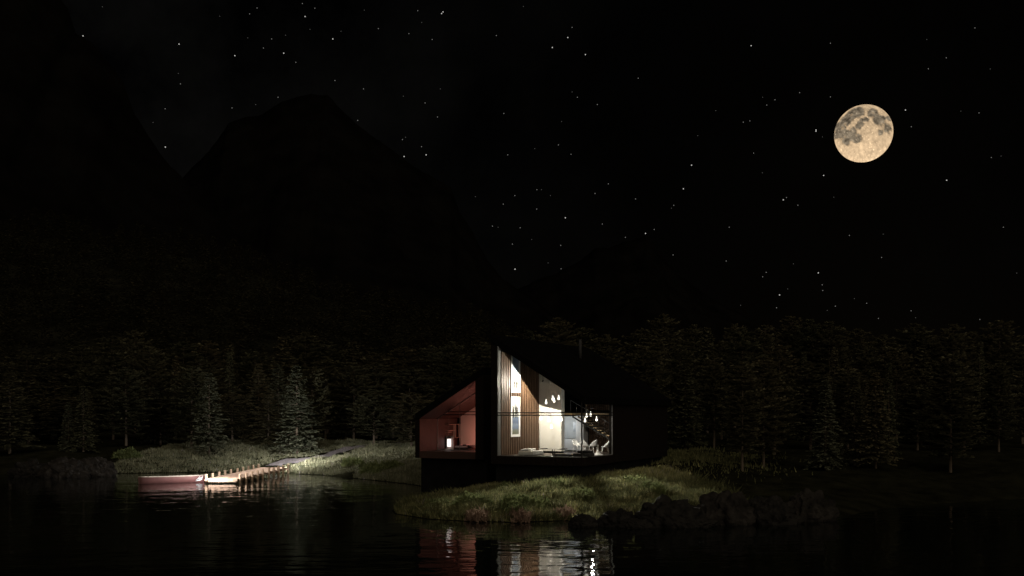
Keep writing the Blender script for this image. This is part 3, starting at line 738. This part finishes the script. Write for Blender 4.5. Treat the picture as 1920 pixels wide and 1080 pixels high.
can_spot('added ceiling spotlight lighting the knoll, above the corner of the white chimney breast', (-3.55, 4.8, 7.4), (-.3, -7.2, 1.0), 21000, 18, .4)  # invented lamp and housing, added to light the knoll before the tall window
can_spot('added ceiling spotlight lighting the right slope, over the stair pendants', (-1.2, 4.3, 5.6), (4.6, -1.6, 1.2), 9500, 18, .5)  # invented lamp and housing, added to light the slope below the window corner

# pendants
def pendant_proto():
    t_ = thing('pendant_lamp', '', 'lamp')
    MB().lathe([(.022, .20), (.032, .17), (.034, .08), (.05, .02), (.082, -.06), (.095, -.12), (.088, -.17), (.05, -.205), (.01, -.21)]).build('shade', M['bulb'], t_, True)
    MB().lathe([(.012, .26), (.026, .255), (.026, .202), (.02, .198)], n=12).build('cap', M['steel'], t_, True)
    MB().tube([(0, 0, 0), (0, 0, 1)], .0045, 6).build('cord', M['steel'], t_)
    return t_
pp = pendant_proto()
PEN = [(1024, 753, 2.6, 'drop shaped pendant lamp lowest left of the four before the white chimney breast'), (1036.5, 746, 2.2, 'pendant lamp in the middle of the upper four, behind its twin'),
       (1039, 750, 2.9, 'pendant lamp overlapping its twin in the middle of the upper four'), (1047.5, 745, 2.4, 'pendant lamp rightmost of the four before the white chimney breast'),
       (1014, 783, 4.3, 'leftmost lower pendant lamp melting into the bright white wall'), (1029, 786, 4.6, 'lower pendant lamp just below the window rail before the white wall'),
       (1034, 799, 4.2, 'lowest pendant lamp before the white wall'), (1053, 785, 4.4, 'lower pendant lamp at the right edge of the white wall'),
       (1097, 787, 4.8, 'pendant lamp lowest beside the corner post of the window'), (1100, 778, 4.6, 'pendant lamp at the rail beside the corner post'),
       (1107.5, 776, 4.4, 'pendant lamp at rail height over the stair'), (1118.5, 785, 4.5, 'pendant lamp furthest right, alone before the dark slats')]
for i, (px, py, yl, lb) in enumerate(PEN):
    t_ = pp if i == 0 else dup(pp)
    t_.scale = (.72, .72, .72)
    l = px_local(px, py, yl); t_.location = hw(*l); t_['label'] = lb; t_['group'] = 'pendant lamps in the hall'
    for c in t_.children:
        if c.name.startswith('cord'): c.location = (0, 0, .255); c.scale = (1, 1, (soff(l[0])-l[2])/.72-.26)

# framed pictures on the slatted wall
def picture(label, p0, p1, ytop, ybot, seed, split):
    a = px_wall(p0, ytop, XL+.075); c_ = px_wall(p1, ybot, XL+.075)
    y0, y1 = a[1], c_[1]; ym = (y0+y1)/2
    zt0 = px_wall((p0+p1)/2, ytop, XL+.075)[2]; zb0 = px_wall((p0+p1)/2, ybot, XL+.075)[2]
    t_ = thing('picture', label, 'picture', hw(XL+.078, ym, zb0), ANG)
    hwd = (y1-y0)/2; H = zt0-zb0; fb = .16
    b = MB(); b.box((0, -hwd, 0), (.05, hwd, fb)); b.box((0, -hwd, H-fb), (.05, hwd, H)); b.box((0, -hwd, fb+.001), (.05, -hwd+fb, H-fb-.001)); b.box((0, hwd-fb, fb+.001), (.05, hwd, H-fb-.001))
    b.build('frame', M['whitepaint'], t_)
    # printed landscape: pale sky, reeds and, on the lower one, dark lake
    pm = bpy.data.materials.new('landscape_print'); pm.use_nodes = True; t = pm.node_tree; p = t.nodes['Principled BSDF']; p.inputs['Roughness'].default_value = .5
    tcx = t.nodes.new('ShaderNodeTexCoord'); sp_ = t.nodes.new('ShaderNodeSeparateXYZ'); t.links.new(tcx.outputs['Generated'], sp_.inputs[0])
    nz = t.nodes.new('ShaderNodeTexNoise'); nz.inputs['Scale'].default_value = 5; nz.inputs['Detail'].default_value = 4
    mp = t.nodes.new('ShaderNodeMapping'); mp.inputs['Scale'].default_value = (1, 1, 4); mp.inputs['Location'].default_value = (seed, 0, 0); t.links.new(tcx.outputs['Generated'], mp.inputs[0]); t.links.new(mp.outputs[0], nz.inputs['Vector'])
    ma = t.nodes.new('ShaderNodeMath'); ma.operation = 'MULTIPLY_ADD'; ma.inputs[1].default_value = .22; t.links.new(nz.outputs['Fac'], ma.inputs[0]); t.links.new(sp_.outputs[2], ma.inputs[2])
    rp = t.nodes.new('ShaderNodeValToRGB'); els = rp.color_ramp.elements
    stops = split
    while len(els) < len(stops): els.new(.5)
    for e, (q, c) in zip(els, stops): e.position = q; e.color = (*c, 1)
    t.links.new(ma.outputs[0], rp.inputs[0]); t.links.new(rp.outputs[0], p.inputs['Base Color'])
    MB().box((.006, -hwd+fb+.002, fb+.002), (.03, hwd-fb-.002, H-fb-.002)).build('print', pm, t_)
    return t_, hwd, H
SKYB, SKYW, LAKE, DARK, REED = (.22, .28, .38), (.40, .41, .40), (.12, .17, .27), (.10, .11, .07), (.4, .36, .2)
def reeds(t_, hwd, z0, z1, n, seed):
    r = random.Random(seed); b = MB()
    for k in range(n):
        y = r.uniform(-hwd+.22, hwd-.22); z = z0+r.uniform(0, .12); dy = r.uniform(-.07, .07); h = (z1-z0)*r.uniform(.4, 1)
        b.tube([(.034, y, z), (.034, y+dy*.4, z+h*.6), (.034, y+dy, z+h)], [.012, .012, .004], 4)
        for q in range(4):
            zz = z+h*r.uniform(.3, 1); b.tube([(.034, y+dy*.5, zz), (.034, y+dy*.5+r.uniform(-.09, .09), zz+.10)], [.016, .006], 4)
    b.build('printed_reeds', mat('printed_olive', (.035, .032, .014), .6), t_)
t_, a, H = picture('upper tall picture of reeds under a blue sky on the slatted wall', 957.5, 974, 664, 736, 1, [(0, SKYW), (.62, SKYW), (.66, SKYB), (1.0, (.3, .4, .56))])
reeds(t_, a, .2, .95, 13, 3)
t_, a, H = picture('lower tall picture of reeds above dark water on the slatted wall', 957, 974, 744, 819, 5, [(0, (.10, .11, .08)), (.2, (.16, .17, .12)), (.3, LAKE), (.38, (.2, .25, .33)), (.45, (.09, .12, .2)), (.58, (.14, .19, .28)), (.62, SKYW), (1, SKYW)])
reeds(t_, a, H*.46, H*.8, 15, 9)

# chairs
def chair_proto():
    t_ = thing('chair', '', 'chair')
    V = []; F = []; nu, nv = 15, 9                       # moulded shell: seat rising into a wrap-round back
    for j in range(nv):
        v = j/(nv-1)
        for i in range(nu):
            u = i/(nu-1)*2-1; th = u*math.pi*.56
            rad = .205+.02*v
            top = .46+v*(.07+.33*max(0, math.cos(th*.86))**1.3)
            V.append((math.sin(th)*rad*1.12, math.cos(th)*rad+.02+.05*v*max(0, math.cos(th)), top))
    for j in range(nv-1):
        for i in range(nu-1): F.append((j*nu+i, j*nu+i+1, (j+1)*nu+i+1, (j+1)*nu+i))
    o = mk('backrest', V, F, M['whitepaint'], t_, True); s = o.modifiers.new('thickness', 'SOLIDIFY'); s.thickness = .025
    MB().lathe([(.05, .43), (.20, .44), (.225, .465), (.21, .485), (.05, .475)], n=22).build('seat', M['whitepaint'], t_, True)
    for sx_ in (-1, 1):
        for sy_ in (-1, 1): MB().tube([(sx_*.15, sy_*.15, .44), (sx_*.21, sy_*.21, 0)], [.017, .011], 8).build('leg', M['whitepaint'], t_, True)
    return t_
cp = chair_proto()
CH = [(1082.5, 848.5, 6.0, 75, 'white shell chair furthest left with its back to the kitchen'), (1098, 849.5, 5.5, 150, 'greyish white shell chair right of the window corner post, seen from behind'),
      (1111, 849.0, 5.9, -100, 'brightest white shell chair between the corner post and the trumpet pedestal'), (1134.5, 849.0, 5.0, -60, 'white shell chair furthest right by the window jamb')]
for i, (px, py, yl, rz, lb) in enumerate(CH):
    t_ = cp if i == 0 else dup(cp)
    l = px_local(px, py, yl); t_.location = hw(l[0], l[1], FZ+.002); t_.rotation_euler = (0, 0, ANG+R(rz)); t_.scale = (1.08, 1.08, 1.05); tag(t_, lb, 'chair', 'white shell chairs')
# trumpet pedestal
l = px_local(1121, 848, 3.6); t_ = thing('pedestal', 'white trumpet shaped pedestal with a spike on the hall floor', 'stand', hw(l[0], l[1], FZ+.002), ANG)
MB().lathe([(.36, 0), (.37, .015), (.30, .05), (.19, .12), (.10, .21), (.055, .31), (.035, .42), (.025, .56), (.02, .66), (.006, .665)], n=28).build('flared_foot', M['whitepaint'], t_, True)
MB().lathe([(.39, -.0), (.4, .006), (.39, .012)], n=28).build('rim', M['steel'], t_)
# glass console table
a = px_local(1016, 842, 1.5); c_ = px_local(1060, 842, 1.5); zt = .42
t_ = thing('table', 'low glass table with dark end bars and paired dark legs', 'table', hw((a[0]+c_[0])/2, 1.5, FZ+.002), ANG); hl = (c_[0]-a[0])/2
MB().box((-hl, -.3, zt-.014), (hl, .3, zt)).build('tabletop', mat('pale_glass_top', (.55, .56, .52), .15), t_)
for s_ in (-1, 1): MB().box((s_*(hl-.13)-.12, -.31, zt+.001), (s_*(hl-.13)+.12, .31, zt+.035)).build('end_bar', M['black'], t_)
for dx in (-.07, .09): MB().box((dx-.016, -.025, 0), (dx+.016, .025, zt-.015)).build('leg', M['black'], t_)
# day bed at the slatted wall
a = px_local(979, 852, 1.9); c_ = px_local(1007, 852, 2.4)
t_ = thing('daybed', 'low grey daybed with white cushions against the slatted wall', 'sofa', hw((a[0]+c_[0])/2+.1, 2.15, FZ+.002), ANG)
MB().cbox((-.52, -.75, .02), (.52, .75, .17), .03).build('base', M['greyfab'], t_)
MB().cbox((-.5, -.72, .171), (.5, .72, .27), .04).build('mattress', M['whitefab'], t_, True)
for k in range(4): MB().cbox((-.42, -.68+k*.34, .272), (.06, -.40+k*.34, .36+.03*(k % 2)), .05).build('cushion', M['whitefab' if k % 2 else 'greyfab'], t_, True)
# dark sofa, dark bench, timber box steps
l = px_local(1096, 855, .9); t_ = thing('sofa', 'dark low sofa behind the window corner post', 'sofa', hw(l[0]-.1, 1.0, FZ+.002), ANG)
MB().cbox((-.55, -.35, .03), (.55, .35, .22), .04).build('seat', M['black'], t_); MB().cbox((-.5, .1, .221), (.5, .35, .38), .06).build('backrest', M['black'], t_, True)
l = px_local(1055, 855, 1.0); t_ = thing('bench', 'long black bench on the floor behind the front glass', 'bench', hw(l[0], 1.0, FZ+.002), ANG)
MB().cbox((-.62, -.2, .04), (.62, .2, .14), .02).build('seat', M['black'], t_)
for s_ in (-.5, .5): MB().box((s_-.03, -.18, 0), (s_+.03, .18, .039)).build('leg', M['frame'], t_)
for k, (px, py) in enumerate([(1077, 852), (1079, 849)]):
    l = px_local(px, py, 2.2+k*.9); o = MB(); o.cbox((-.19, -.17, 0), (.19, .17, .09), .01)
    o = o.build('wooden_block', M['tread']); o.location = hw(l[0], l[1], FZ+.002); o.rotation_euler = (0, 0, ANG)
    tag(o, ['pale wooden block nearest the glass on the hall floor', 'pale wooden block on the floor further back towards the kitchen'][k], 'step')

# wing contents
l = px_local(841.5, 844, 7.6)
t_ = thing('lantern', 'tall glowing box lantern with a black cap in the red lit room', 'lantern', hw(l[0], l[1], FZ+.002), ANG)
MB().box((-.36, .06, .02), (.36, .10, .98)).build('back_plate', mat('pale_pink_plate', (.4, .33, .31), .8), t_)
MB().box((-.36, -.16, 0), (.36, .059, .045)).build('base', M['white'], t_)
MB().cbox((-.08, -.12, .20), (.17, .05, .76), .02).build('glow_panel', M['lantern'], t_)
MB().lathe([(.17, .81), (.16, .85), (.09, .90), (.03, .93), (.03, .96)], (.05, -.04, 0), 16).build('cap', M['black'], t_, True)
MB().box((-.22, -.1, .15), (-.11, .04, .78)).build('side_bar', M['black'], t_)
MB().tube([(.0, .0, .97), (.0, .0, ws(l[0])-FZ-.05)], .012, 6).build('flue', M['steel'], t_)
l = px_local(872, 847, 7.8)
t_ = thing('bed', 'low bed with a pink mattress and dark cushions in the red lit room', 'bed', hw(l[0], l[1], FZ+.002), ANG)
MB().cbox((-.62, -.5, .02), (.55, .6, .14), .02).build('bed_frame', M['porchwood'], t_)
MB().cbox((-.60, -.48, .141), (.30, .58, .28), .05).build('mattress', M['pinkfab'], t_, True)
for k in range(3): MB().cbox((-.4+k*.28, -.2, .281), (-.18+k*.28, .1, .36+.02*(k % 2)), .04).build('cushion', M['black' if k % 2 else 'pinkfab'], t_, True)
MB().cbox((.36, -.35, .141), (.72, .3, .34), .06).build('blanket_roll', M['black'], t_, True)
def outline_frame(label, cuts):
    y0 = px_wall(cuts[0], 800, WX0+.0)[1]; y1 = px_wall(cuts[1], 800, WX0)[1]; ym = (y0+y1)/2
    z1 = px_wall((cuts[0]+cuts[1])/2, cuts[2], WX0)[2]; z0 = px_wall((cuts[0]+cuts[1])/2, cuts[3], WX0)[2]
    t_ = thing('wall_shelf', label, 'shelf', hw(WX0-.001, ym, z0), ANG); hy = (y1-y0)/2; H = z1-z0
    return t_, hy, H
pale = mat('pale_shelf_edge', (.55, .42, .36), .6)
t_, hy, H = outline_frame('pale edged open shelf with two short boards left of the narrow one', (836, 850, 795.5, 820))
b = MB(); b.box((0, -hy, H-.03), (.2, hy, H)); b.build('board', pale, t_); b = MB(); b.box((0, hy-.03, .0), (.2, hy, H-.032)); b.build('side', pale, t_)
b = MB(); b.box((0, -hy, H*.50), (.2, hy-.032, H*.50+.03)); b.build('board', pale, t_); b = MB(); b.box((0, -hy, H*.38), (.16, 0, H*.38+.03)); b.build('board', pale, t_)
t_, hy, H = outline_frame('narrow upright pale edged wall shelf above the bed', (852, 860, 795, 820.5))
b = MB(); b.box((0, -hy, H-.03), (.2, hy, H)); b.box((0, -hy, 0), (.2, hy, .03)); b.build('board', pale, t_); b = MB(); b.box((0, hy-.03, .032), (.2, hy, H-.032)); b.build('side', pale, t_)

# ---------------------------------------------------------------- landing stage
DL0, DR0 = Vector((-23.17, 75.6, 0)), Vector((-20.7, 75.6, 0)); DL1, DR1 = Vector((-22.25, 87.6, 0)), Vector((-19.75, 87.6, 0))
dock = thing('dock', 'wooden landing stage on posts reaching out from the lit bank', 'dock', (DL0+DR0)/2)
def dk(u, v, z): p = DL0.lerp(DR0, u).lerp(DL1.lerp(DR1, u), v); return (p.x-dock.location.x, p.y-dock.location.y, z)
def dz_(v): return .36+.16*v
def hexa(b, P): b.add(P, [(0,1,2,3),(7,6,5,4),(0,4,5,1),(1,5,6,2),(2,6,7,3),(3,7,4,0)])
b = MB(); n = 62
for k in range(n):
    v0, v1 = -.03+1.06*k/n, -.03+1.06*(k+.93)/n; z = dz_(v0)+random.uniform(-.004, .004); e = random.uniform(-.012, .012)
    hexa(b, [dk(.02+e, v0, z-.045), dk(.02+e, v1, z-.045), dk(.98+e, v1, z-.045), dk(.98+e, v0, z-.045), dk(.02+e, v0, z), dk(.02+e, v1, z), dk(.98+e, v1, z), dk(.98+e, v0, z)])
b.build('deck', M['dockwood'], dock)
for u in (.07, .93):
    b = MB(); hexa(b, [dk(u-.03, -.02, .16), dk(u-.03, 1.02, .3), dk(u+.03, 1.02, .3), dk(u+.03, -.02, .16), dk(u-.03, -.02, .312), dk(u-.03, 1.02, .47), dk(u+.03, 1.02, .47), dk(u+.03, -.02, .312)])
    b.build('beam', M['dockwood'], dock)
vs_ = [0.0, .112, .224, .333, .437, .56, .672, .78, .885, 1.0]
for side in (0, 1):
    for k, v in enumerate(vs_):
        u = -.02 if side == 0 else 1.02; p = dk(u, v, 0); hgt = dz_(v)+.32+random.uniform(-.03, .03)
        if side and k in (4, 5): hgt += .06
        b = MB(); tw = random.uniform(-.02, .02)
        b.tube([(p[0], p[1], -1.6), (p[0]+tw*.4, p[1], .3), (p[0]+tw, p[1], hgt-.03), (p[0]+tw, p[1], hgt)], [.098, .094, .09, .075], 10)
        b.build('post', M['postwood'], dock)
b = MB(); b.box((-1.24, -.62, .20), (-1.0, -.36, .314)); b.box((1.0, -.62, .20), (1.24, -.36, .314)); b.build('bracket', M['postwood'], dock)
b = MB(); b.box((-1.2, -.41, .11), (1.2, -.365, .345)); b.build('fascia', M['dockwood'], dock)

# ---------------------------------------------------------------- canoe
ca, cb = Vector((-28.05, 74.7, 0)), Vector((-23.75, 77.0, 0)); mid = (ca+cb)/2; hl = (cb-ca).length/2; caz = math.atan2(cb.y-ca.y, cb.x-ca.x)
can = thing('canoe', 'maroon canoe with a pale inside moored at the end of the dock', 'canoe', mid, caz)
def csec(s):                                        # station -1..1: half beam, gunwale height, keel depth
    return .43*(1-abs(s)**3.4)**.7+.012, (.50+.03*abs(s)**2.5), -.12+.06*abs(s)**6
def hull_pt(s, a, ins=0.0):                         # a: 0 gunwale .. 1 keel
    hb, gz, kz = csec(s); e = (1-a**2.6)**(1/2.2) if a < 1 else 0
    return (s*hl*(1-.02*a*a*abs(s)), max(hb-ins, .002)*e, gz+(kz+ins-gz)*a)
ns, na = 41, 12
def hull_surf(ins, flip):
    V = []; F = []
    for i in range(ns):
        s = -1+2*i/(ns-1)
        for sd in (-1, 1):
            for j in range(na):
                x, y, z = hull_pt(s, j/(na-1), ins); V.append((x*(1-ins*.15), sd*y, z))
    w = 2*na
    for i in range(ns-1):
        for q in (0, na):
            for j in range(na-1):
                f = (i*w+q+j, (i+1)*w+q+j, (i+1)*w+q+j+1, i*w+q+j+1)
                F.append(f if (q == 0) != flip else f[::-1])
    for i in (0, ns-1):
        for j in range(na-1): F.append((i*w+j, i*w+j+1, i*w+na+j+1, i*w+na+j))
    return V, F
V, F = hull_surf(0, True); mk('hull', V, F, M['hull'], can, True)
V, F = hull_surf(.02, False); mk('lining', V, F, M['cream'], can, True)
for sd in (-1, 1):
    b = MB(); pts = []
    for i in range(ns):
        s = -1+2*i/(ns-1); hb, gz, kz = csec(s); pts.append((s*hl, sd*(hb-.01), gz+.004))
    b.tube(pts, .017, 6); b.build('gunwale', M['cream'], can, True)
for s0, wd in ((-.58, .11), (.52, .11)):
    hb = csec(s0)[0]; MB().cbox((s0*hl-wd, -hb+.03, .36), (s0*hl+wd, hb-.03, .385), .008).build('seat', M['cream'], can)
for s0 in (-.2, .18):
    hb = csec(s0)[0]; MB().box((s0*hl-.03, -hb+.02, .405), (s0*hl+.03, hb-.02, .43)).build('thwart', M['cream'], can)
for sd, sg in ((-.93, -1), (.93, 1)):
    gz = csec(sd)[1]; hb = csec(sd)[0]
    e0 = csec(.86)[0]
    mk('end_deck', [(sg*.86*hl, -e0+.02, gz-.005), (sg*.86*hl, e0-.02, gz-.005), (sg*.995*hl, .012, gz+.03), (sg*.995*hl, -.012, gz+.03),
                    (sg*.86*hl, -e0+.02, gz-.03), (sg*.86*hl, e0-.02, gz-.03), (sg*.995*hl, .012, gz), (sg*.995*hl, -.012, gz)],
       [(0,1,2,3),(7,6,5,4),(0,4,5,1),(1,5,6,2),(2,6,7,3),(3,7,4,0)], M['cream'], can)
# scrawled pale mark near the bow: strokes following the hull side
def mark(u, v):                                     # u along, v up, both 0..1 over the mark's box
    s = .70+.235*u; gz = csec(s)[1]; z = .09+(.40)*v; a = max(0, (gz-z)/(gz-csec(s)[2])); x, y, _ = hull_pt(s, a); return (x, -y-.006, z)
b = MB()
for st_ in [[(0, .02), (.2, .16), (.42, .2), (.6, .36), (.85, .42)], [(.05, .2), (.25, .42), (.4, .62), (.5, .98), (.6, .62), (.52, .5), (.34, .62)], [(.3, .34), (.5, .6), (.66, .78), (.8, .72), (.98, .95)],
            [(.2, .05), (.45, .1), (.7, .2), (.95, .28)], [(.55, .3), (.75, .56), (.96, .66)], [(.38, .45), (.6, .5), (.85, .62), (.9, .4)]]:
    b.tube([mark(*q) for q in st_], .016, 5)
b.build('bow_mark', M['decal'], can, True)

# ---------------------------------------------------------------- moon
MD = 5200.0; mr_ = 52.3/FP*MD
V = []; F = []; cols = []; nu, nv = 220, 120
BL = [(-.22, .58, .26), (-.42, .46, .22), (-.62, .40, .18), (-.80, .23, .20), (-.79, -.04, .24), (-.58, -.18, .2), (-.57, .26, .16), (-.22, -.37, .17), (-.57, -.40, .13), (.30, .48, .19),
      (.50, .20, .22), (.63, .28, .13), (.79, 0, .15), (.83, .33, .1), (.57, -.23, .085), (-.10, .18, .11), (.08, .25, .12), (-.12, .03, .13), (-.37, -.14, .17), (.74, -.14, .1), (-.38, -.30, .13)]
for j in range(nv+1):
    ph = math.pi*j/nv
    for i in range(nu):
        th = 2*math.pi*i/nu; p = Vector((math.sin(ph)*math.cos(th), math.sin(ph)*math.sin(th), math.cos(ph))); V.append(p*mr_)
        u, v = p.x, p.z; w = Vector((u*3.1, v*3.1, p.y))
        du, dv = u+.07*mnoise.fractal(w*1.6, 1, 2, 4), v+.07*mnoise.fractal(w*1.6+Vector((9, 4, 2)), 1, 2, 4)
        m_ = 0
        for bx, by, br in BL:
            d = math.hypot(du-bx, dv-by)/br; m_ = max(m_, min(1, max(0, (1.12-d)/.35)))
        m_ *= .72+.4*mnoise.fractal(w*2.2, 1, 2, 3)
        hi = .80+.16*mnoise.fractal(w*3.2, 1, 2, 5)+.12*max(0, -v)+.1*max(0, .25-math.hypot(u+.05, v+.72))*4
        ray = .05*math.sin(math.atan2(v+.62, u+.08)*23)*max(0, 1-math.hypot(u+.08, v+.62)*1.1)
        sp_ = max(0, mnoise.noise(w*8)-.34)*.8
        k = max(.05, hi+ray+sp_-.50*min(1, max(0, m_)))
        rim = 1+.12*max(0, math.hypot(u, v)-.9)*10
        base = Vector((.90, .64, .385)) if m_ < .5 else Vector((.84, .66, .45))
        c = base*(k**1.9)*rim; cols.append((c.x, c.y, c.z, 1))
for j in range(nv):
    for i in range(nu): F.append((j*nu+i, (j+1)*nu+i, (j+1)*nu+(i+1) % nu, j*nu+(i+1) % nu))
mm = bpy.data.materials.new('moon_surface'); mm.use_nodes = True; t = mm.node_tree; t.nodes.clear()
o_ = t.nodes.new('ShaderNodeOutputMaterial'); e_ = t.nodes.new('ShaderNodeEmission'); a_ = t.nodes.new('ShaderNodeAttribute'); a_.attribute_name = 'maria'
t.links.new(a_.outputs['Color'], e_.inputs[0]); t.links.new(e_.outputs[0], o_.inputs[0]); e_.inputs[1].default_value = 1.0
moon = mk('moon', V, F, mm, None, True); ca_ = moon.data.color_attributes.new('maria', 'FLOAT_COLOR', 'POINT'); ca_.data.foreach_set('color', np.array(cols, dtype=np.float32).ravel())
moon.location = at(1619, 250.5, MD); tag(moon, 'full warm white moon with grey seas in the black sky', 'moon')
moon.rotation_euler = (0, 0, -MOON_AZ)

# ---------------------------------------------------------------- stars
ST = []
def stars(ox, oy, lst, br=()):
    for k, (x, y) in enumerate(lst): ST.append((ox+x/3, oy+y/3, 2 if k in br else (0 if (k*7) % 3 == 0 else 1)))
stars(0, 0, [(576,38),(467,202),(1007,248),(1003,413),(1015,472),(929,612),(861,689),(930,827),(1305,607),(1438,588),(1564,547),(1321,313),(1394,213),(1482,270),(1528,219),(1606,198),(1596,299),(1664,350),(1744,165),(1872,219),(1884,453),(1236,91),(1404,78),(1446,45),(1716,93),(1771,46),(1701,20),(1918,176)], (1, 7, 11, 16, 19, 24, 2))
stars(640, 0, [(129,57),(208,161),(430,60),(452,126),(380,189),(511,222),(564,76),(572,67),(872,200),(1024,36),(1298,154),(1274,211),(1187,267),(1373,307),(1670,440),(1298,517),(1328,547),(1440,588),(1239,684),(1221,815),(1292,868),(1088,836),(936,871),(914,638),(557,500),(471,579),(541,658),(349,541),(125,500),(92,677),(361,772),(344,785),(451,825),(477,871),(353,880),(1100,1067),(1126,1067),(1502,1034)], (6, 7, 11, 12, 13, 34, 33))
stars(1280, 0, [(385,257),(831,243),(1644,157),(1373,222),(1483,325),(1382,387),(1730,388),(658,521),(831,545),(450,547),(519,561),(473,591),(186,622),(341,687),(378,680),(85,763),(750,731),(750,738),(786,770),(1253,619),(1286,713),(1565,625),(1667,635),(1736,886),(1791,878),(399,861),(50,929),(448,972),(793,987),(1485,1014),(4,1062)], (0, 16, 17, 26, 28, 29, 19, 30))
stars(640, 360, [(754,26),(911,68),(976,20),(1176,20),(1427,8),(1655,39),(1857,91),(1870,75),(1099,96),(1260,145),(1468,180),(1760,211),(1711,233),(1598,255),(850,192),(882,198),(1006,201),(962,293),(1071,267),(1234,300),(1866,354),(1163,399),(1236,432),(977,434)], (23, 9, 12))
stars(1280, 300, [(566,224),(584,211),(648,254),(850,209),(262,378),(938,424),(1128,417),(1119,548),(1804,378),(1879,636),(763,635),(245,568),(623,584),(470,632),(450,657),(591,725),(545,759),(528,831),(326,817),(785,702),(788,734),(966,780),(1035,806),(859,822),(813,846),(1101,891),(1285,848),(1310,887),(1528,934),(1672,897)], (0, 10, 16))
import bmesh
sm = []
for k, (sz, en) in enumerate([(.75, .08), (.85, .20), (1.1, .62)]):
    bm = bmesh.new(); bmesh.ops.create_icosphere(bm, subdivisions=1, radius=sz/FP*5000); me = bpy.data.meshes.new('star'); bm.to_mesh(me); bm.free()
    me.materials.append(emis('starlight', (1, .97, .92), en)); sm.append(me)
for x, y, k in ST:
    o = bpy.data.objects.new('star', sm[k]); COL.objects.link(o); o.location = at(x, y, 5000)
    tag(o, ['faint white star in the night sky', 'small white star in the night sky', 'brightest kind of white star in the night sky'][k], 'star', ['faint stars', 'middling stars', 'bright stars'][k])
print('trees', cnt, 'stars', len(ST))
